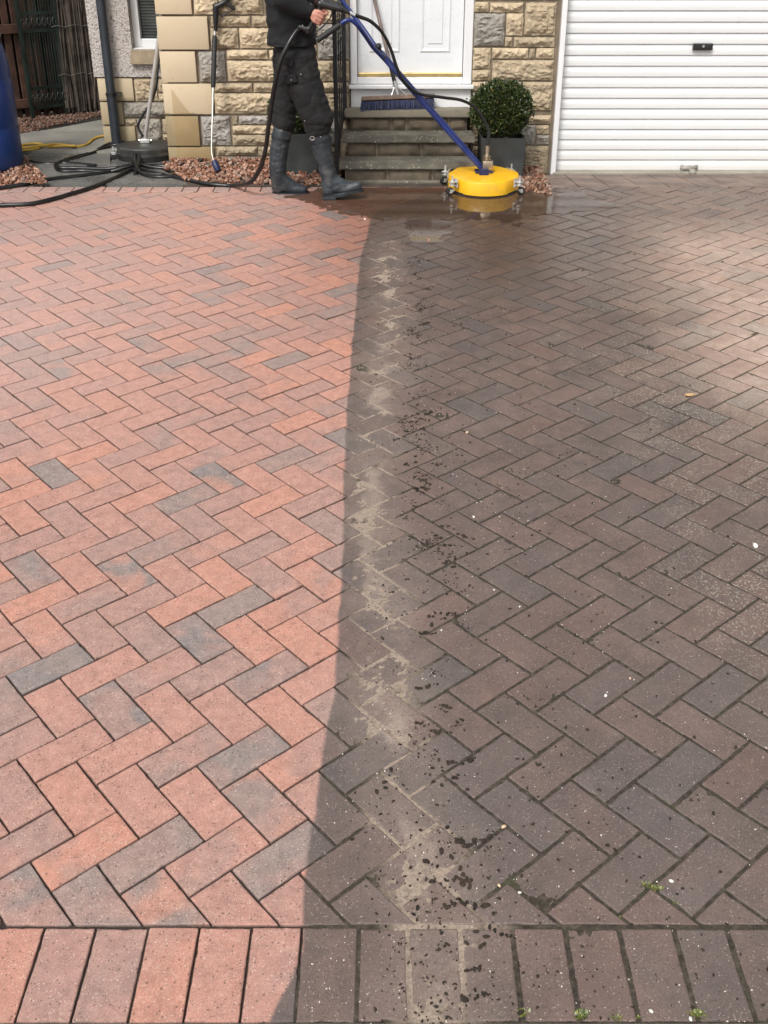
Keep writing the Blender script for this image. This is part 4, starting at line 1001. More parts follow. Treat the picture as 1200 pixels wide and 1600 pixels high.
m = MB()
for z in (.35, .75, 1.15, 1.55): m.tube([fp(.3 + 1.8 * i / 30, .08 + .004 * math.sin(i), z + .01 * math.sin(i * 2.1)) for i in range(31)], .0025, 5)
m.build('wire', M_STEEL, scn)

# ------------------------------------------------------------------ railing
YR0 = 6.93; xr_ = on_wall(524.5, 150, YR0).x; xf_ = on_wall(538, 100, YW - .06).x
rl = tag(empty('handrail', (xr_, YR0, 0)), 'black iron handrail seen end on at the left of the steps', 'handrail')
M_IRON = simple('black_iron', (.012, .012, .013), .38, .1, var=.3, bump=.3, bsc=40)
zt0 = on_wall(527, 22, YR0).z; zt1 = zt0 + .14
ze = YW - .06
m = MB(); m.box((xr_, YR0, zt0 / 2 - .02), (.026, .026, zt0 + .04), bev=.002); m.ball((xr_, YR0, zt0 + .022), .02, 2); m.build('post', M_IRON, rl)
m = MB(); m.box((xf_, ze, (zt1 + .36) / 2), (.026, .026, zt1 - .30), bev=.002); m.build('post', M_IRON, rl)
m = MB(); m.tube([(xr_, YR0, zt0), (xf_, ze, zt1)], .013, 8); m.build('top_rail', M_IRON, rl)
m = MB(); m.tube([(xr_, YR0, .14), (xf_, ze, .42)], .008, 8); m.build('bottom_rail', M_IRON, rl)
for k in range(1, 5):
    t = k / 5; xk = xr_ + (xf_ - xr_) * t; y = YR0 + (ze - YR0) * t; m = MB(); m.box((xk, y, (zt0 + (zt1 - zt0) * t + .14 + .28 * t) / 2), (.010, .010, zt0 + (zt1 - zt0) * t - (.14 + .28 * t)), bev=.001); m.build('baluster', M_IRON, rl)

# ------------------------------------------------------------------ the worker
YP = on_drive(450, 306).y + .02
UP = (on_wall(500, 150, YP) - on_wall(499, 150, YP)).x           # metres per photo pixel there
def P(px, py, dy=0.0): return on_wall(px, py, YP + dy)
person = tag(empty('person', Vector((P(480, 300).x, YP, gz(YP)))), 'person in dark work jacket, cargo trousers and wellington boots pushing the cleaner', 'person')
M_SKIN = simple('skin', (.44, .20, .145), .5, var=.10, sc=30, bump=.2, bsc=150)
M_JACK = simple('black_softshell', (.0045, .005, .006), .9, var=.3, sc=10, bump=.35, bsc=220)
M_TROU = simple('black_workwear', (.0055, .0055, .006), .9, var=.3, sc=9, bump=.4, bsc=260, dirt=(.05, .045, .04), dirt_amt=.25, dsc=9)
M_BOOT = simple('rubber_boot', (.026, .034, .041), .45, var=.2, sc=6, bump=.1, dirt=(.10, .095, .085), dirt_amt=.7, dsc=12)
M_SOLE = simple('boot_sole', (.010, .013, .017), .6)
b = MB()
LH = dict(sh=P(452, -72, -.19), el=P(441, -4, -.235), wr=P(485, 19, -.20)); RH = dict(sh=P(458, -72, .19), el=P(462, -8, .23), wr=P(492, 2, .13))
b.caps(P(460, 72), P(456, 20), .105, .105); b.caps(P(454, 20), P(452, -60), .115, .13); b.caps(P(452, -66, -.12), P(455, -66, .12), .07, .07)
b.caps(P(454, -80), P(459, -100), .052, .05)
for d in (LH, RH): b.caps(d['sh'], d['el'], .05, .038); b.caps(d['el'], d['wr'], .038, .026)
NL = [(P(464, 86, -.085), .080), (P(487, 150, -.085), .054), (P(499, 195, -.09), .042), (P(512, 278, -.09), .035)]
FL = [(P(458, 86, .07), .080), (P(450, 150, .08), .050), (P(444, 195, .07), .04), (P(434, 276, .05), .033)]
for ch in (NL, FL):
    for (a, ra), (c, rc) in zip(ch[:-1], ch[1:]): b.caps(a, c, ra, rc)
# head: turned towards the machine (to the right and down)
hc = P(464, -122); b.ball(hc, (.092, .075, .115), 3); b.ball(hc + Vector((.028, 0, -.055)), (.062, .052, .055), 2); b.caps(hc + Vector((.086, 0, .005)), hc + Vector((.108, 0, -.028)), .010, .014)
b.ball(hc + Vector((.078, 0, -.062)), (.02, .024, .008), 2); b.ball(hc + Vector((.074, 0, -.092)), (.022, .022, .018), 2)
for s in (-1, 1): b.ball(hc + Vector((-.005, s * .076, -.01)), (.018, .010, .03), 2); b.ball(hc + Vector((.078, s * .03, .032)), (.014, .022, .008), 2)
# near hand: fist round the gun handle; far hand round the far grip
def hand(m, wr, ctr, axis, side):
    axis = axis.normalized(); out = Vector((0, side, 0)); fw = out.cross(axis).normalized()
    if fw.x < 0: fw = -fw
    palm0 = wr; m.caps(wr, wr.lerp(ctr, .5) + out * .012, .026, .030)
    for k, (t, L) in enumerate([(.030, 1.0), (.010, 1.06), (-.010, 1.0), (-.029, .86)]):
        c = ctr + axis * t
        kn = c + out * .030 - fw * .012
        m.caps(wr.lerp(kn, .55) + out * .004, kn, .015, .0115)
        pts = [kn, c + out * .026 * L + fw * .016, c + fw * .030 * L + out * .004, c + fw * .020 * L - out * .018, c - out * .022 + fw * .002]
        rr = [.0108, .0100, .0094, .0088, .0078]
        for q in range(4): m.caps(pts[q], pts[q + 1], rr[q], rr[q + 1], 10)
    tb = wr.lerp(ctr, .45) + axis * .02 - out * .004
    m.caps(tb, ctr + axis * .050 + fw * .006 - out * .008, .013, .0115, 10); m.caps(ctr + axis * .050 + fw * .006 - out * .008, ctr + axis * .047 + fw * .032 - out * .006, .0112, .009, 10)
GH = (P(503, 8, -.2), P(481, 50, -.2))
hcN = P(498, 27, -.2); hcF = P(507, 3, .13)
hand(b, LH['wr'], hcN, GH[0] - GH[1], -1); hand(b, RH['wr'], hcF, Vector((-.55, 0, .8)), -1)
body = remesh(b, .0040, 2).build('body', M_SKIN, person, smooth=True)
def folds(amp, f=9.0, sx_=1.0, sz_=2.0):
    def d(c, n):
        a = fbm(c.x * f * sx_, c.y * f, c.z * f * sz_, 2); q = abs(nz(c.x * f * .9 + c.z * 9 + 4, c.y * f * .7, c.z * f * 1.5)); q2 = abs(nz(c.x * f * 1.6 - c.z * 12, c.y * f, c.z * f * 2.2 + 9))
        return amp * (a * 1.0 - .9 * max(0, 1 - q * 4) - .6 * max(0, 1 - q2 * 3.5) + .3)
    return d
# trousers
def part(pos, name, mat, folds_=None, vox=.009, sm=5): return remesh(pos, vox, sm, folds_).build(name, mat, person, smooth=True)
t = MB()
t.caps(P(457, 60, -.03), P(457, 60, .03), .132, .132); t.caps(P(462, 88, -.07), P(462, 88, .07), .125, .12)
def chain(m, L):
    for (a, ra), (c, rc) in zip(L[:-1], L[1:]): m.caps(a, c, ra, rc)
chain(t, [(P(463, 92, -.07), .128), (P(472, 125, -.085), .115), (P(484, 152, -.09), .108), (P(490, 170, -.09), .100), (P(497, 186, -.09), .096), (P(496, 200, -.09), .084)])
t.caps(P(503, 184, -.10), P(500, 195, -.10), .076, .07)
chain(t, [(P(455, 92, .07), .12), (P(452, 125, .085), .100), (P(447, 150, .085), .086), (P(442, 172, .07), .084), (P(443, 192, .06), .080)])
tr = part(t, 'trousers', M_TROU, folds(.0062, 6.5, .8, 1.5), .006, 8)
# pocket flaps, knee pad seams
def patch(name, pts, mat, thick=.008):
    m = MB(); n = len(pts); off = Vector((0, -thick, 0)); m.add([tuple(p) for p in pts] + [tuple(p + off) for p in pts], [tuple(range(n)), tuple(range(2 * n - 1, n - 1, -1))] + [(i, i + n, (i + 1) % n + n, (i + 1) % n) for i in range(n)])
    bm = bmesh.new(); MB_ = m; ob = m.build(name, mat, tr); bm.from_mesh(ob.data); bmesh.ops.recalc_face_normals(bm, faces=bm.faces); bmesh.ops.bevel(bm, geom=bm.edges[:], offset=.003, segments=2, affect='EDGES'); bm.to_mesh(ob.data); bm.free(); return ob
patch('pocket_flap', [P(443, 88, -.205), P(459, 92, -.21), P(457, 104, -.208), P(441, 100, -.20)], M_TROU)
patch('pocket_flap', [P(434, 118, -.175), P(462, 115, -.20), P(465, 128, -.20), P(436, 134, -.18)], M_TROU)
for q in [(470, 116), (455, 125), (476, 189)]:
    m = MB(); m.ball(P(q[0], q[1], -.212 if q[1] < 150 else -.185), .0045, 1); m.build('stud', M_STEEL, tr)
# jacket
j = MB()
j.caps(P(456, 66, -.05), P(456, 66, .05), .158, .158); j.caps(P(455, 30, -.06), P(455, 30, .06), .153, .153); j.caps(P(453, 0, -.07), P(453, 0, .07), .150, .150); j.caps(P(450, -50, -.08), P(450, -50, .08), .145, .145); j.caps(P(452, -70, -.15), P(454, -70, .15), .085, .085)
j.caps(P(456, -82), P(458, -92), .085, .078)
for d in (LH, RH):
    w2 = d['el'].lerp(d['wr'], .90); j.caps(d['sh'], d['el'], .082, .072); j.caps(d['el'], w2, .072, .046)
jk = remesh(j, .009, 6, folds(.0065, 5, 1.2, 1.0))
cutz = P(455, 69).z                                             # straight hem
jk.v = [(x, y, cutz + .0012 * math.sin(x * 60) + (z - cutz) * .02 if z < cutz else z) for x, y, z in jk.v]
J = jk.build('jacket', M_JACK, person, smooth=True)
m = MB(); a = LH['el'].lerp(LH['wr'], .86); c = LH['el'].lerp(LH['wr'], .95); m.tube([a, c], [.047, .044], 20); m.build('cuff', M_BLACK, J, smooth=True, auto=50)
hr = MB(); hr.ball(hc + Vector((-.012, 0, .022)), (.092, .081, .105), 3); hr.ball(hc + Vector((-.045, 0, -.02)), (.055, .072, .08), 3)
hb_ = remesh(hr, .006, 3, lambda c, n: .003 * nz(c.x * 60, c.y * 60, c.z * 30)); 
hb_.build('hair', simple('short_dark_hair', (.02, .014, .01), .6, bump=.8, bsc=200), person, smooth=True)
# boots
def boot(near):
    dy = -.09 if near else .05
    s = MB()
    if near: sh = [(P(498, 207, dy), .071), (P(503, 232, dy), .064), (P(509, 256, dy), .055), (P(514, 276, dy), .052)]; heel = P(514, 296, dy); ball_ = P(544, 294, dy); toe = P(558, 290, dy)
    else: sh = [(P(441, 204, dy), .062), (P(437, 228, dy), .060), (P(434, 255, dy), .056), (P(434, 274, dy), .054)]; heel = P(435, 292, dy); ball_ = P(464, 295, dy); toe = P(474, 296, dy)
    chain(s, sh); s.caps(sh[-1][0], heel, .052, .047); s.caps(heel + Vector((.01, 0, .02)), ball_, .045, .036); s.caps(ball_, toe, .037, .031); s.caps(sh[-1][0] + Vector((.02, 0, -.02)), ball_ + Vector((0, 0, .003)), .045, .033)
    q = remesh(s, .006, 4, folds(.0025, 12))
    sl = ((toe - heel).z) / max(.01, (toe - heel).x)
    def cut(v):
        x, y, z = v; zz = heel.z - .038 + max(0, (x - heel.x)) * (sl if near else 0) * .9 + (.012 if (near and x > heel.x + .1) else 0)
        return (x, y, max(z, zz))
    q.v = [cut(v) for v in q.v]
    B = q.build('boot', M_BOOT, person, smooth=True, )
    # sole with a heel block, following the foot outline
    m = MB(); pts = []
    for k in range(28):
        a = 2 * math.pi * k / 28; L = (toe.x - heel.x) / 2 + .043; cx = (toe.x + heel.x) / 2; x = cx + L * math.cos(a); wv = .050 * (1 + .10 * math.cos(a)) * (.86 + .14 * abs(math.cos(a) ** 2))
        y = heel.y + wv * math.sin(a); pts.append((x, y, heel.z - .038 + max(0, x - heel.x) * (sl if near else 0) * .9 + (.012 if (near and x > heel.x + .1) else 0)))
    n = len(pts); m.add([(x, y, z + .006) for x, y, z in pts] + [(x, y, z - .010) for x, y, z in pts], [tuple(range(n)), tuple(range(2 * n - 1, n - 1, -1))] + [(i, i + n, (i + 1) % n + n, (i + 1) % n) for i in range(n)])
    m.box(heel + Vector((.005, 0, -.052)), (.085, .078, .022), bev=.006); m.build('sole', M_SOLE, B)
    m = MB(); top = sh[0][0]; ax = (sh[0][0] - sh[1][0]).normalized()
    m.tube([top - ax * .055, top - ax * .038], [sh[0][1] * .985 + .002] * 2, 24)
    m.build('strap', M_SOLE, B, smooth=True, auto=40)
    if near:
        m = MB(); bc_ = P(488, 216, dy - .073); m.tube([bc_ + Vector((.014 * math.cos(a), -.004, .011 * math.sin(a))) for a in [2 * math.pi * i / 10 for i in range(11)]], .0028, 6); m.build('buckle', M_STEEL, B); m = MB(); m.ball(P(501, 214, dy - .078), .005, 1); m.build('stud', M_STEEL, B)
    return B
boot(True); boot(False)

# ------------------------------------------------------------------ the yellow surface cleaner
fr = on_drive(758, 309.5); RC_ = .232; MC = Vector((fr.x + .006, fr.y + RC_ - .005, 0)); MC.z = gz(MC.y)
ml = tag(empty('surface_cleaner', MC), 'yellow round surface cleaner on castors with a long blue tubular handle', 'floor cleaner')
TILT = Matrix.Rotation(SLOPE, 3, 'X')
M_YEL = simple('yellow_enamel', (.80, .43, .012), .32, var=.06, sc=6, bump=.06, dirt=(.38, .22, .04), dirt_amt=.45, dsc=13)
M_BLUE = simple('blue_enamel', (.014, .027, .14), .30, var=.2, bump=.06, dirt=(.06, .07, .13), dirt_amt=.35, dsc=9)
M_RUB = simple('black_rubber', (.012, .012, .012), .6)
M_CHROME = simple('zinc_plate', (.62, .62, .60), .32, .6, var=.12, bump=.15, dirt=(.3, .27, .22), dirt_amt=.4, dsc=25)
m = MB(); m.lathe([(RC_ - .018, .012), (RC_, .012), (RC_ + .001, .030), (RC_ - .002, .088), (RC_ - .006, .096), (RC_ - .020, .0995), (.15, .102), (.09, .105), (.03, .106)], MC, 72, M=TILT)
vv = []
for v in m.v:
    q = Vector(v) - MC; a = math.atan2(q.y, q.x); k = 1.0; rr = math.hypot(q.x, q.y)
    for ac in (math.atan2(-.165, -.215), math.atan2(-.165, .218), math.atan2(.115, -.245), math.atan2(.16, .20)):
        da = abs((a - ac + math.pi) % (2 * math.pi) - math.pi)
        if da < .34: k = min(k, math.cos(.34) / math.cos(.34 - (.34 - da)) if da < .34 else 1)
    if rr > .14: q.x *= 1 + (k - 1) * min(1, (rr - .14) / .06); q.y *= 1 + (k - 1) * min(1, (rr - .14) / .06)
    vv.append(tuple(MC + q))
m.v = vv; m.build('housing', M_YEL, ml, smooth=True, auto=40)
m = MB(); m.lathe([(RC_ - .016, -.006), (RC_ - .007, -.006), (RC_ - .007, .014), (RC_ - .016, .014)], MC, 60, M=TILT); m.build('brush_skirt', M_RUB, ml)
def caster(dx, dy, rot):
    c = MC + Vector((dx, dy, 0)); c.z = gz(c.y); n = c - MC; n.z = 0; n.normalize(); tn = Vector((-n.y, n.x, 0))
    Mr = Matrix.Rotation(math.atan2(n.y, n.x), 3, 'Z')
    m = MB(); m.box(c - n * .028 + Vector((0, 0, .075)), (.006, .044, .055), rot=Mr, bev=.001); m.box(c - n * .006 + Vector((0, 0, .085)), (.05, .04, .005), rot=Mr, bev=.001)
    for s in (-.012, .012): m.ball(c - n * .024 + tn * s + Vector((0, 0, .06)), .005, 1)
    B = m.build('caster', M_CHROME, ml)
    m = MB(); m.tube([c + Vector((0, 0, .06)), c + Vector((0, 0, .125))], .0055, 10); m.tube([c + Vector((0, 0, .088)), c + Vector((0, 0, .096))], .011, 6); m.tube([c + Vector((0, 0, .064)), c + Vector((0, 0, .08))], .014, 14); m.build('stem', M_CHROME, B)
    Mw = Matrix.Rotation(rot, 3, 'Z'); wx = Mw @ Vector((0, 1, 0)); ctr = c + Mw @ Vector((-.014, 0, 0)) + Vector((0, 0, .027))
    m = MB(); m.lathe([(.008, -.009), (.021, -.009), (.026, -.006), (.026, .006), (.021, .009), (.008, .009)], ctr, 24, M=Mw @ Matrix.Rotation(R(90), 3, 'X')); m.build('wheel', M_RUB, B, smooth=True, auto=40)
    m = MB()
    for s in (-1, 1):
        q = ctr + wx * s * .0125; u = c + wx * s * .0125
        v = [q + Vector((0, 0, -.010)) - Mw @ Vector((.008, 0, 0)), q + Vector((0, 0, -.010)) + Mw @ Vector((.008, 0, 0)), u + Mw @ Vector((.016, 0, .038)), u + Mw @ Vector((-.016, 0, .042))]
        off = wx * .002; m.add([tuple(x - off) for x in v] + [tuple(x + off) for x in v], [(0, 1, 2, 3), (7, 6, 5, 4), (0, 4, 5, 1), (1, 5, 6, 2), (2, 6, 7, 3), (3, 7, 4, 0)])
    m.box(c + Vector((0, 0, .064)), (.034, .028, .004), rot=Mw); m.build('fork', M_CHROME, B)
caster(-.215, -.165, R(20)); caster(.218, -.165, R(-150)); caster(-.245, .115, R(35)); caster(.20, .16, R(200))
YM = MC.y
def Ymix(px): return YP + (YM - YP) * max(0, min(1, (px - 545) / (757 - 545)))
def MP(px, py, dy=0.0): return on_wall(px, py, Ymix(px) + dy)
hub = MC + TILT @ Vector((.016, 0, .105))
m = MB(); m.lathe([(.05, 0), (.05, .006), (.022, .008), (.022, .016)], hub, 30); m.box(hub + Vector((.006, 0, .047)), (.066, .058, .062), bev=.004)
m.lathe([(.022, .078), (.027, .080), (.027, .090), (.020, .092), (.020, .097), (.024, .099), (.024, .108), (.012, .111), (.010, .125), (.013, .127), (.013, .165), (.009, .168), (.009, .18)], hub, 20)
m.build('swivel', simple('nickel_brass', (.50, .41, .30), .34, .9, var=.2, bump=.1, dirt=(.3, .24, .17), dirt_amt=.5, dsc=20), ml, smooth=True, auto=35)
m = MB(); m.box(hub + Vector((-.022, -.052, .012)), (.06, .045, .05), bev=.003); m.box(hub + Vector((-.02, 0, .008)), (.11, .085, .014), bev=.003); m.build('bracket', simple('dark_blue_steel', (.012, .018, .07), .4, bump=.05), ml)
tubN = smoothpath([MP(533, 37, -.22), MP(541, 32, -.22), MP(549, 32, -.215), MP(558, 39, -.205), MP(570, 55, -.16), MP(583, 74, -.09), MP(599, 91, -.024), MP(620, 115, -.018), MP(660, 160, -.018), MP(700, 206, -.018), hub + Vector((-.03, -.03, .02))], 6)
tubF = smoothpath([MP(520, -8, .16), MP(530, -4, .16), MP(540, 8, .155), MP(552, 24, .14), MP(568, 45, .10), MP(584, 68, .05), MP(600, 86, .018), MP(620, 109, .018), MP(662, 157, .018), MP(703, 203, .018), hub + Vector((-.022, .02, .026))], 6)
m = MB(); m.tube(tubN, .0125, 12); m.build('handle_tube', M_BLUE, ml, smooth=True, auto=50)
m = MB(); m.tube(tubF, .0125, 12); m.build('handle_tube', M_BLUE, ml, smooth=True, auto=50)
m = MB(); m.ball(MP(591, 73, .01), .022, 2); m.tube([MP(591, 80, -.06), MP(594, 80, .06)], .009, 8); m.box(MP(598, 88, 0), (.035, .075, .03), rot=Matrix.Rotation(R(45), 3, 'Y'), bev=.004); m.build('clamp_knob', M_BLACK, ml, smooth=True, auto=40)
m = MB(); gp = [MP(495, 63, -.22), MP(500, 60, -.22), MP(515, 50, -.22), MP(531, 38.5, -.22)]; m.tube(gp, [.020, .017, .017, .0175], 14)
for k in range(7): q = gp[1].lerp(gp[3], (k + .5) / 7); m.tube([q, q.lerp(gp[3], .03)], .0186, 14)
m.build('grip', M_RUB, ml, smooth=True, auto=40)
m = MB(); m.tube([MP(492, 12, .15), MP(520, -8, .16)], .0175, 14); m.build('grip', M_RUB, ml, smooth=True, auto=40)
# trigger gun clipped to the handle
m = MB(); z = -.2
m.caps(GH[0] + Vector((0, 0, .01)), GH[1], .017, .015); m.caps(P(500, 6, z), P(534, 14, z), .024, .018); m.caps(P(534, 14, z), P(546, 20, z), .015, .011); m.caps(P(505, 0, z), P(528, 6, z), .016, .012); m.caps(P(481, 46, z), P(468, 42, z), .018, .014)
q = remesh(m, .004, 4); TG = q.build('trigger_gun', M_BLACK, ml, smooth=True)
m = MB(); m.tube([P(520, 16, z), P(516, 28, z), P(506, 40, z), P(492, 52, z)], [.004] * 4, 8); m.build('trigger', M_BLACK, TG)
m = MB(); m.tube([P(546, 19, z), P(555, 24, z)], .009, 10); m.build('coupling', M_CHROME, TG); m = MB(); m.tube([P(474, 41, z), P(466, 46, z)], .011, 8); m.build('coupling', M_CHROME, TG)
hp = smoothpath([P(554, 23.5, z), MP(564, 27, -.17), MP(580, 34, -.13), MP(598, 52, -.09), MP(611, 78, -.07), MP(621, 108, -.06), MP(633, 129, -.06), MP(654, 146, -.05), MP(690, 152, -.04), MP(722, 157, -.02), MP(744, 170, 0), MP(758, 192, 0), hub + Vector((.004, 0, .25)), hub + Vector((0, 0, .172))], 8)
M_HOSE = simple('black_hose', (.006, .006, .0065), .32, var=.3, bump=.1, dirt=(.03, .027, .024), dirt_amt=.3, dsc=15)
m = MB(); m.tube(hp, .0098, 10); m.build('connecting_hose', M_HOSE, ml, smooth=True)
m = MB(); m.tube(hp[2:22], .0106, 10); m.build('hose_sleeve', M_RUB, ml, smooth=True, auto=40)
m = MB(); m.tube(hp[-10:], .0120, 12); m.build('hose_sleeve', M_RUB, ml, smooth=True, auto=40)

# ------------------------------------------------------------------ hoses on the ground
def gp_(px, py, r, h=0):
    p = ground(px, py); p.z += 0; n = p + Vector((0, 0, r + h)); return n
def hose(name, pts, r, mat, label, cat, group=None, loc=None):
    P_ = smoothpath(pts, 9); m = MB(); m.tube(P_, r, 10); return tag(m.build(name, mat, loc=loc or pts[0], smooth=True, auto=60), label, cat, group)
r = .0135
hA = [(-60, 327), (0, 324), (47, 322), (80, 315), (105, 308), (150, 294), (182, 280), (212, 269, .012), (245, 274), (290, 284), (330, 291), (365, 293.5)]
pts = [gp_(q[0], q[1], r, q[2] if len(q) > 2 else 0) for q in hA]
pts += [P(389, 286, -.05) , P(404, 268, -.10), P(414, 238, -.17), P(420, 195, -.22), P(427, 145, -.25), P(437, 100, -.26), P(450, 70, -.25), P(462, 50, -.22), P(468, 44, -.2)]
pts[-9].z = max(pts[-9].z, gz(pts[-9].y) + .02)
hose('pressure_hose', pts, r, M_HOSE, 'black hose rising from the paving to the gun in the hand of the worker', 'hose', 'black pressure hoses on the ground')
hB_ = [(-60, 307), (0, 297), (40, 291), (82, 283), (125, 278), (163, 273), (210, 266, .026), (245, 265), (280, 266), (325, 267, .03), (343, 268.5, .03), (325, 272, .01), (300, 275), (270, 279), (243, 279.5), (222, 275), (211, 267, .05), (213, 252, .05), (207, 241, .05), (192, 235.5, .05), (172, 235, .035), (145, 241), (115, 249), (95, 256), (87, 262), (95, 265.5), (120, 265.5), (163, 267), (200, 268, .014), (226, 274), (258, 276)]
hose('pressure_hose', [gp_(q[0], q[1], r, q[2] if len(q) > 2 else 0) for q in hB_], r, M_HOSE, 'black hose looping over itself on the slab beside the grey cleaner', 'hose', 'black pressure hoses on the ground')
hD = [(150, 262), (120, 259), (96, 258), (88, 264), (97, 270.5), (130, 270), (170, 271.5), (207, 269, .03), (238, 262), (275, 262), (318, 264, .05)]
hose('pressure_hose', [gp_(q[0], q[1], r, q[2] if len(q) > 2 else 0) for q in hD], r, M_HOSE, 'short black hose coiled on the slab between the barrel and the lance tip', 'hose', 'black pressure hoses on the ground')
hC = [(30, 248), (45, 254), (62, 258), (88, 258), (112, 253), (146, 243.5, .01), (172, 238.5, .035), (194, 239, .05), (209, 246, .05), (217, 257, .05), (217, 268, .04), (211, 275)]
hose('pressure_hose', [gp_(q[0], q[1], r * .9, q[2] if len(q) > 2 else 0) for q in hC], r * .9, M_HOSE, 'thin black hose emerging from behind the blue barrel', 'hose', 'black pressure hoses on the ground')
def lvp(px, py, r, z=.032): return on_level(px, py, z) + Vector((0, 0, r))
M_YH = simple('yellow_hose_pvc', (.60, .38, .06), .45, var=.15, bump=.05, dirt=(.3, .22, .1), dirt_amt=.4, dsc=9)
yh = [(-30, 229), (20, 230.5), (45, 227), (62, 226.5), (78, 231), (100, 233), (118, 233), (100, 229.5), (70, 229.5), (58, 234), (40, 236.5), (10, 236), (8, 233), (40, 232.5), (66, 233), (90, 230.5), (120, 230.5), (136, 227), (146, 219), (158, 215), (176, 213), (200, 212)]
hose('garden_hose', [lvp(q[0], q[1], .009 + (.016 if i in (5, 6, 14, 15) else 0), .032) for i, q in enumerate(yh)], .0095, M_YH, 'yellow garden hose lying folded on the concrete path', 'hose')

# ------------------------------------------------------------------ grey surface cleaner leaning pole
fb = on_level(220, 255, .006); R2 = .218; C2 = Vector((fb.x, fb.y + R2, .006))
gc = tag(empty('surface_cleaner', C2), 'grey round surface cleaner with a steel pole leaning at the wall corner', 'floor cleaner')
M_DARK = simple('dark_cleaner_shell', (.045, .045, .043), .42, .3, var=.3, bump=.15, dirt=(.13, .11, .085), dirt_amt=.5, dsc=8)
m = MB(); m.lathe([(R2 - .01, .035), (R2, .035), (R2, .050), (R2 - .006, .054), (R2 - .004, .086), (R2 - .012, .095), (R2 - .04, .099), (.08, .103), (.03, .105)], C2, 60); m.build('housing', M_DARK, gc, smooth=True, auto=40)
m = MB(); m.lathe([(R2 - .012, .004), (R2 - .003, .004), (R2 - .003, .036), (R2 - .012, .036)], C2, 60); m.build('brush_skirt', M_RUB, gc)
for a in (200, 335, 90):
    c = C2 + Vector((math.cos(R(a)) * (R2 + .012), math.sin(R(a)) * (R2 + .012), 0)); m = MB(); Mz = Matrix.Rotation(R(a), 3, 'Z')
    m.box(c + Vector((0, 0, .075)), (.03, .045, .006), rot=Mz, bev=.001); m.tube([c + Mz @ Vector((.01, 0, .05)), c + Mz @ Vector((.01, 0, .095))], .006, 8); m.box(c + Mz @ Vector((.01, 0, .045)), (.03, .026, .02), rot=Mz, bev=.003); B = m.build('caster', M_CHROME, gc)
    m = MB(); m.lathe([(.006, -.009), (.022, -.009), (.025, -.005), (.025, .005), (.022, .009), (.006, .009)], c + Mz @ Vector((.012, 0, .025)), 20, M=Mz @ Matrix.Rotation(R(90), 3, 'X')); m.build('wheel', M_RUB, B, smooth=True, auto=40)
hb2 = C2 + Vector((0, 0, .105)); m = MB(); m.box(hb2 + Vector((0, 0, .016)), (.07, .05, .03), bev=.004); m.lathe([(.018, .03), (.018, .05), (.012, .052), (.012, .07)], hb2, 16); m.tube([hb2 + Vector((-.05, 0, .02)), hb2 + Vector((.05, 0, .02))], .008, 8); m.build('swivel', M_CHROME, gc, smooth=True, auto=40)
ytop = YW - .05; pol = [hb2 + Vector((.0, 0, .03)), on_wall(234, 140, C2.y + .0), on_wall(252, 30, ytop + .12), on_wall(256, -12, ytop + .10)]
m = MB(); m.tube([pol[0], pol[2], pol[3]], .0145, 14); m.build('pole', simple('brushed_steel', (.55, .53, .50), .42, .35, var=.1, bump=.1), gc, smooth=True, auto=50)
yq = C2.y - .01
m = MB(); m.tube(smoothpath([hb2 + Vector((-.01, -.02, .05)), on_wall(216, 198, yq), on_wall(222, 182, yq), on_wall(236, 160, yq), on_wall(244, 135, yq), on_wall(246.5, 105, yq + .03), on_wall(249, 88, yq + .05)], 8), .009, 10); m.build('connecting_hose', M_HOSE, gc, smooth=True)
m = MB(); m.caps(on_wall(249, 88, yq + .05), on_wall(256, 76, yq + .06), .016, .014, 12); m.caps(on_wall(256, 76, yq + .06), on_wall(262, 60, yq + .10), .014, .012, 12); m.build('trigger_gun', M_BLACK, gc, smooth=True)

# ------------------------------------------------------------------ pressure lance against the quoins
YTIP = on_level(341, 269, .035).y
def LP(px, py):                        # the lance leans: top against the stone, tip standing out on the gravel
    t = (268 - py) / 268; return on_wall(px, py, YTIP + (YW - .05 - YTIP) * min(1, max(0, t) * 1.25))
la = tag(empty('pressure_lance', LP(341, 267)), 'black handled steel pressure lance with a blue tip against the stone wall', 'lance')
m = MB(); m.caps(LP(337, 10), LP(337, 34), .021, .019); m.caps(LP(337, 34), LP(337, 47), .017, .013); m.caps(LP(339, 10), LP(352, 3), .02, .017); m.caps(LP(352, 3), LP(366, 14), .015, .011); m.caps(LP(352, 3), LP(360, -10), .018, .018); m.caps(LP(366, 14), LP(346, 26), .005, .006); m.caps(LP(360, -10), LP(372, -30), .018, .016)
remesh(m, .004, 3).build('trigger_gun', M_BLACK, la, smooth=True)
m = MB(); m.tube([LP(336, 47), LP(335.5, 56)], .0085, 12); m.build('collar', M_CHROME, la, smooth=True, auto=50); m = MB(); m.tube([LP(333, 136), LP(332, 180), LP(330.5, 228), LP(331, 240), LP(334, 252)], .0062, 12); m.build('lance_tube', simple('polished_steel', (.72, .68, .60), .26, 1.0, var=.08, bump=.05), la, smooth=True, auto=50)
m = MB(); a, c = LP(335.5, 56), LP(333, 137); m.tube([a, a.lerp(c, .03), a.lerp(c, .97), c], [.013, .0175, .0165, .012], 16)
for k in range(9): q = a.lerp(c, .1 + .09 * k); m.tube([q, q.lerp(c, .03)], .0186, 16)
m.build('grip_sleeve', M_RUB, la, smooth=True, auto=40)
m = MB(); a, c = LP(334, 251), LP(341, 267); m.tube([a, a.lerp(c, .12), a.lerp(c, .75), c], [.014, .021, .024, .019], 16); m.build('nozzle', simple('navy_nozzle', (.012, .02, .07), .45), la, smooth=True, auto=40)

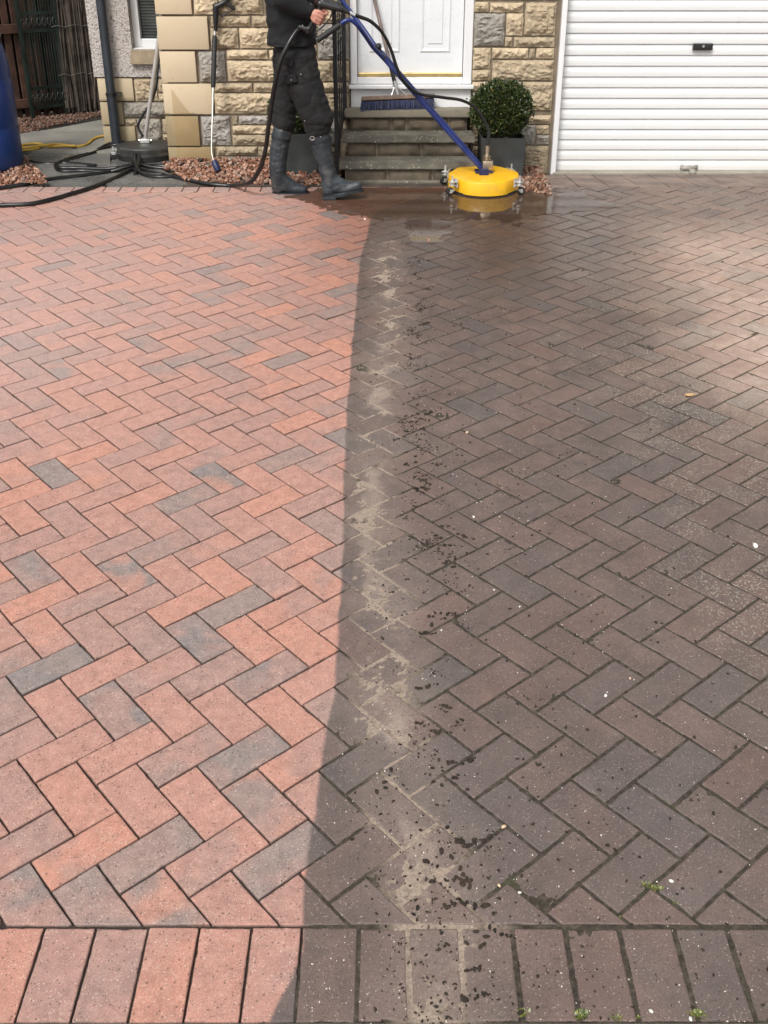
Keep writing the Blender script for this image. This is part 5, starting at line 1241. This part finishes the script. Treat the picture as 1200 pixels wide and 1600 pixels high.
# ------------------------------------------------------------------ broom on the top step
yb1 = YS[2] + .055; zb = tops[2]
br = tag(empty('broom', on_wall(621, 165, yb1)), 'wide broom with blue bristles leaning on the front door', 'broom')
Lx, Rx = on_wall(565, 156, yb1 - .04), on_wall(678, 155, yb1 + .03); mid = (Lx + Rx) / 2; ang = math.atan2((Rx - Lx).y, (Rx - Lx).x); Mb = Matrix.Rotation(ang, 3, 'Z') @ Matrix.Rotation(R(-1.2), 3, 'Y')
mid.z = zb + .075; ln = (Rx - Lx).length
m = MB(); m.box(mid, (ln, .062, .030), rot=Mb @ Matrix.Rotation(R(-16), 3, 'X'), bev=.006); m.build('head', simple('worn_varnished_wood', (.15, .095, .065), .55, var=.35, sc=14, bump=.3, bsc=80), br)
m = MB()
for a in range(54):
    for c in range(5):
        u = (a / 53 - .5) * (ln - .012); v = (c / 4 - .5) * .05; s = mid + Mb @ Vector((u, v, -.014)); d = Vector((.12 * (u / ln) + random.gauss(0, .05) - .12 * (u < -ln * .44), (c / 4 - .5) * .35 - .12 + random.gauss(0, .04), -1)).normalized()
        L = max(.03, (s.z - zb - .002) / -d.z) if (s + d * .06).y > YS[2] - .02 else .07
        m.tube([s, s + d * L * .5, s + d * L + Vector((random.gauss(0, .002), 0, 0))], [.0045, .0042, .0030], 5)
m.build('bristles', simple('blue_bristle', (.003, .010, .055), .5, var=.4, sc=30), br)
hb3 = mid + Mb @ Vector((.0, 0, .012)); ht = on_wall(583, -8, YW - .02); hd = (ht - hb3)
m = MB(); m.tube([hb3 + hd * .02, hb3 + hd * 1.25 if False else hb3 + hd * 1.0 + hd.normalized() * .32], .0125, 12); m.build('handle', simple('weathered_pole', (.20, .155, .135), .7, var=.3, bump=.4), br, smooth=True, auto=50)
m = MB(); m.tube([hb3, hb3 + hd.normalized() * .10], .0150, 12); m.tube([hb3 + Vector((.06, -.02, .004)), hb3 + hd.normalized() * .075], .004, 6); m.tube([hb3 + Vector((-.045, -.02, .004)), hb3 + hd.normalized() * .075], .004, 6); m.box(hb3 + Vector((0, 0, .008)), (.09, .03, .004), rot=Mb); m.build('bracket', M_STEEL, br, smooth=True, auto=40)
m = MB(); m.tube([hb3 + hd.normalized() * .10, hb3 + hd.normalized() * .21], .0140, 12); m.build('ferrule', M_BLACK, br, smooth=True, auto=40)

# ------------------------------------------------------------------ loose dirt, pebbles, leaf, weeds, standing water (built on the slope)
ICO = bmesh.new(); bmesh.ops.create_icosphere(ICO, subdivisions=1, radius=1); ICO.verts.ensure_lookup_table(); IV = [v.co.copy() for v in ICO.verts]; IF = [tuple(v.index for v in f.verts) for f in ICO.faces]; ICO.free()
cm = MB()
def slope_pt(x, d, h): return FOOT + Vector((x, d * math.cos(SLOPE) - h * math.sin(SLOPE), d * math.sin(SLOPE) + h * math.cos(SLOPE)))
def lump(x, d, s, el=1.0, fl=.5):
    q = Matrix.Rotation(random.uniform(0, 6.3), 3, 'Z'); c = slope_pt(x, d, s * fl * .3); sd = random.random() * 50
    cm.add([c + q @ Vector((v.x * s * el, v.y * s * .75, v.z * s * fl)) * (1 + .55 * nz(v.x * 1.7 + sd, v.y * 1.7, v.z * 1.7)) for v in IV], IF)
for _ in range(3800):
    d = random.uniform(1.09, 6.2); w_ = .035 + .03 * (d < 2.5); x = cx_(d) + random.gauss(0, w_)
    if nz(x * 6, d * 6, 3) + .6 * nz(x * 17, d * 17, 1) < .12 + (.1 if d < 2.2 else 0): continue
    lump(x, d, random.uniform(.0010, .0036) * (1.7 if random.random() < .08 else 1), random.uniform(.9, 1.7), .75)
for _ in range(40):
    d = random.choice([drv(*p)[1] for p in [(648, 352), (655, 440), (640, 640), (655, 718), (672, 760), (690, 865), (640, 975), (705, 1330), (735, 1350), (722, 1430)]]) + random.gauss(0, .05)
    lump(cx_(d) + random.gauss(0, .03), max(1.1, d), random.uniform(.005, .008), random.uniform(1.1, 1.9), .6)
for _ in range(46):
    d = random.choice([4.9, 4.4, 3.35, 3.1, 2.85, 2.6, 2.2, 1.9, 1.7, 1.5, 1.35, 1.2]) + random.gauss(0, .08); d = max(1.12, d); x = cx_(d) + .02 + random.gauss(0, .04); a = random.uniform(-.6, .9)
    for _k in range(random.randint(4, 12)):
        t = random.gauss(0, .014); lump(x + math.cos(a) * t + random.gauss(0, .003), d + math.sin(a) * t + random.gauss(0, .003), random.uniform(.0022, .0058), random.uniform(.9, 1.5), .8)
for _ in range(170):
    d = 1.1 + 3.6 * random.random() ** 1.4; lump(bx(d) + .2 + abs(random.gauss(0, .55)), d, random.uniform(.0028, .0050), random.uniform(1, 1.4), .8)
for _ in range(2600):
    d = 1.09 + 5.2 * random.random() ** 1.5; x = bx(d) + .08 + abs(random.gauss(0, .55)); f_ = math.exp(-(x - bx(d)) * .9)
    if random.random() > f_ + .1 or nz(x * 3, d * 3, 8) < -.12 or x > 2.6: continue
    lump(x, d, random.uniform(.0012, .0034) * (1.8 if random.random() < .07 else 1), random.uniform(.9, 1.6))
tag(cm.build('dirt_crumbs', simple('moss_dirt', (.026, .018, .012), .95, var=.6, sc=20, bump=.8, bsc=300), loc=slope_pt(.1, 2, 0)), 'black crumbs of moss and dirt scattered over the grimy pavers', kind='stuff')
gm2 = MB(); cm, keep = gm2, cm
for _ in range(900):
    d = 1.09 + 4.6 * random.random() ** 1.3; x = bx(d) + .02 + abs(random.gauss(0, .8))
    if x > 2.6: continue
    lump(x, d, random.uniform(.0010, .0022), 1.2, .6)
tag(gm2.build('pale_grit', simple('pale_grit', (.55, .50, .44), .8), loc=slope_pt(.4, 2, 0)), 'tiny pale grit grains scattered over the pavers', kind='stuff')
cm = keep
for k, (px_, py_, s, c) in enumerate([(946, 1087, .0055, (.75, .72, .67)), (787, 1292, .0060, (.55, .40, .26)), (780, 1384, .0045, (.6, .45, .3)), (812, 1395, .004, (.7, .67, .62)), (1049, 1377, .0055, (.66, .65, .58)),
                                      (1017, 1580, .0045, (.7, .68, .62)), (1079, 1592, .005, (.7, .68, .62)), (984, 1060, .004, (.6, .4, .28)), (740, 808, .0060, (.62, .58, .5)), (570, 343, .009, (.75, .6, .5)), (812, 948, .004, (.6, .58, .52)), (772, 922, .004, (.6, .58, .5)), (670, 376, .010, (.55, .2, .12)), (1180, 853, .012, (.7, .68, .62)), (690, 985, .004, (.6, .55, .5)), (730, 676, .008, (.5, .36, .26))]):
    x, d = drv(px_, py_); mm = MB(); cm = mm; lump(x, d, s, 1.1, .7)
    nm = {570: 'small pink chip lying at the edge of the washed strip near the boots', 670: 'red brown stone chip on wet pavers in front of the yellow cleaner', 1180: 'largest flat white stone chip, at the right edge of the drive', 730: 'brown flake on the pavers halfway up the drive', 946: 'white pebble in a joint, the brightest in the near right half', 787: 'tan pebble at a brick corner beside the black crumbs'}.get(px_)
    o_ = mm.build('pebble', simple('pebble_stone', c, .7, var=.1), loc=slope_pt(x, d, 0), smooth=True)
    tag(o_, nm or 'small pale pebble lying on the grimy pavers', 'pebble', 'pale pebbles lying on the pavers')
x, d = drv(1077, 620); lf = MB(); vs = []; n = 9
for k in range(n):
    t = k / (n - 1); wdt = .014 * math.sin(math.pi * t) ** .8; cx2 = -.022 + .044 * t
    for s, zz in ((-1, .007), (0, .001), (1, .006)): vs.append((cx2 + .003 * s * t, s * wdt, zz * (1.2 - t) + .006 * t * t + .002))
fs = [(3 * k + j, 3 * k + j + 1, 3 * k + j + 4, 3 * k + j + 3) for k in range(n - 1) for j in (0, 1)]
ll = slope_pt(x, d, .001); Ml = Matrix.Rotation(R(10), 3, 'Z'); lf.add([ll + Ml @ Vector(v) for v in vs], fs); lf.tube([ll + Ml @ Vector((.02, 0, .006)), ll + Ml @ Vector((.034, .003, .010))], .0009, 5)
lo = lf.build('leaf', simple('tan_leaf', (.55, .34, .16), .6, var=.2), loc=ll); so = lo.modifiers.new('s', 'SOLIDIFY'); so.thickness = .0006
tag(lo, 'single curled tan leaf lying on the grimy pavers', 'leaf')
M_WEED = mat_leaf('weed_leaf', (.05, .07, .02), (.15, .17, .045))
wl = {1008: 'yellow green weed in a joint above the border course, left of its pair', 1026: 'yellow green weed in a joint above the border course, right of its pair', 1055: 'tiny green weed in a brick joint just above the border', 1072: 'small weed at the tip of two bricks touching the border course', 815: 'leafy green weed at the kerb, leftmost of the kerb weeds', 909: 'wide green weed tuft at the kerb between two border bricks', 965: 'small yellow green weed tuft at the kerb beside a black crumb', 997: 'faint green sprig at the kerb, smallest of the kerb weeds', 1090: 'green weed tuft at the kerb, rightmost of the kerb weeds'}
for (px_, py_, s, nb) in [(1008, 1383, .010, 60), (1026, 1388, .011, 60), (1055, 1411, .006, 26), (1072 - 101, 1434, .006, 20), (815, 1583, .012, 40), (909, 1587, .013, 90), (965, 1590, .010, 60), (997, 1589, .006, 20), (1090, 1586, .012, 90)]:
    x, d = drv(px_, py_); c = slope_pt(x, d, -.002); mm = MB(); cols = []
    for k in range(nb):
        a = random.uniform(0, 6.3); up = random.uniform(.25, 1); dr = Vector((math.cos(a), math.sin(a), up)).normalized(); L = s * random.uniform(.4, 1); sd = dr.cross(Vector((0, 0, 1))).normalized() * L * random.uniform(.10, .28); b0 = c + Vector((random.gauss(0, s * .5), random.gauss(0, s * .22), 0))
        mm.add([b0, b0 + dr * L * .55 + sd, b0 + dr * L, b0 + dr * L * .55 - sd], [(0, 1, 2, 3)]); cols += [(random.uniform(0, .95), 0, 0, 1)] * 4
    o_ = mm.build('weed', M_WEED, loc=c); ca = o_.data.color_attributes.new('leaf', 'FLOAT_COLOR', 'POINT'); ca.data.foreach_set('color', np.array(cols, dtype=np.float32).ravel())
    tag(o_, wl.get(px_, 'small weed at the tip of two bricks touching the border course'), 'weed', 'small weeds growing in the joints')
# standing water round the machine: a sheet with a ragged noise outline
wm = MB(); st = .012; idx = {}; vs = []; fs = []
WC = drv(690, 312); WC2 = drv(888, 316); WC3 = drv(668, 362)
def wmask(x, d):
    e = 1 - ((x - WC[0]) / 1.0) ** 2 - ((d - 6.5) / .62) ** 2
    q1 = e + .42 * fbm(x * 3.2, d * 5, 2, 4) + .22 * nz(x * 22, d * 22, 5)
    e2 = 1 - ((x - WC2[0]) / .30) ** 2 - ((d - WC2[1]) / .26) ** 2; e3 = 1 - ((x - WC3[0]) / .13) ** 2 - ((d - WC3[1]) / .34) ** 2
    return max(q1, e2 + .7 * fbm(x * 7, d * 9, 6, 4), e3 + .8 * fbm(x * 9, d * 7, 3, 4))
for a in range(int(2.6 / st)):
    for b_ in range(int(1.15 / st)):
        x = WC[0] - 1.3 + a * st; d = 5.55 + b_ * st
        if d > 6.69: continue
        if wmask(x + st / 2, d + st / 2) > .22:
            q = []
            for (i_, j_) in ((0, 0), (1, 0), (1, 1), (0, 1)):
                k = (a + i_, b_ + j_)
                if k not in idx: idx[k] = len(vs); vs.append(slope_pt(x + i_ * st, d + j_ * st, .0022))
                q.append(idx[k])
            fs.append(tuple(q))
wm.add(vs, fs)
g = G('murky_water'); o = g.obj(); bn = g.bump(g.noise(o, 26, 3), .05, .004)
tr_ = g.n('ShaderNodeBsdfTransparent'); tr_.inputs[0].default_value = (.74, .66, .60, 1); df_ = g.n('ShaderNodeBsdfDiffuse'); df_.inputs[0].default_value = (.13, .085, .06, 1); gl_ = g.n('ShaderNodeBsdfGlossy'); gl_.inputs['Roughness'].default_value = .06; gl_.inputs[0].default_value = (1, 1, 1, 1); g.t.links.new(bn, gl_.inputs['Normal'])
x1 = g.n('ShaderNodeMixShader'); x1.inputs[0].default_value = .38; g.t.links.new(tr_.outputs[0], x1.inputs[1]); g.t.links.new(df_.outputs[0], x1.inputs[2])
fr_ = g.n('ShaderNodeFresnel'); fr_.inputs['IOR'].default_value = 1.36; x2 = g.n('ShaderNodeMixShader'); g.t.links.new(fr_.outputs[0], x2.inputs[0]); g.t.links.new(x1.outputs[0], x2.inputs[1]); g.t.links.new(gl_.outputs[0], x2.inputs[2]); g.t.links.new(x2.outputs[0], g.out.inputs[0]); WATER = g.m; wm.build('water', WATER, loc=slope_pt(WC[0], WC[1], 0)).__setitem__('kind', 'structure')
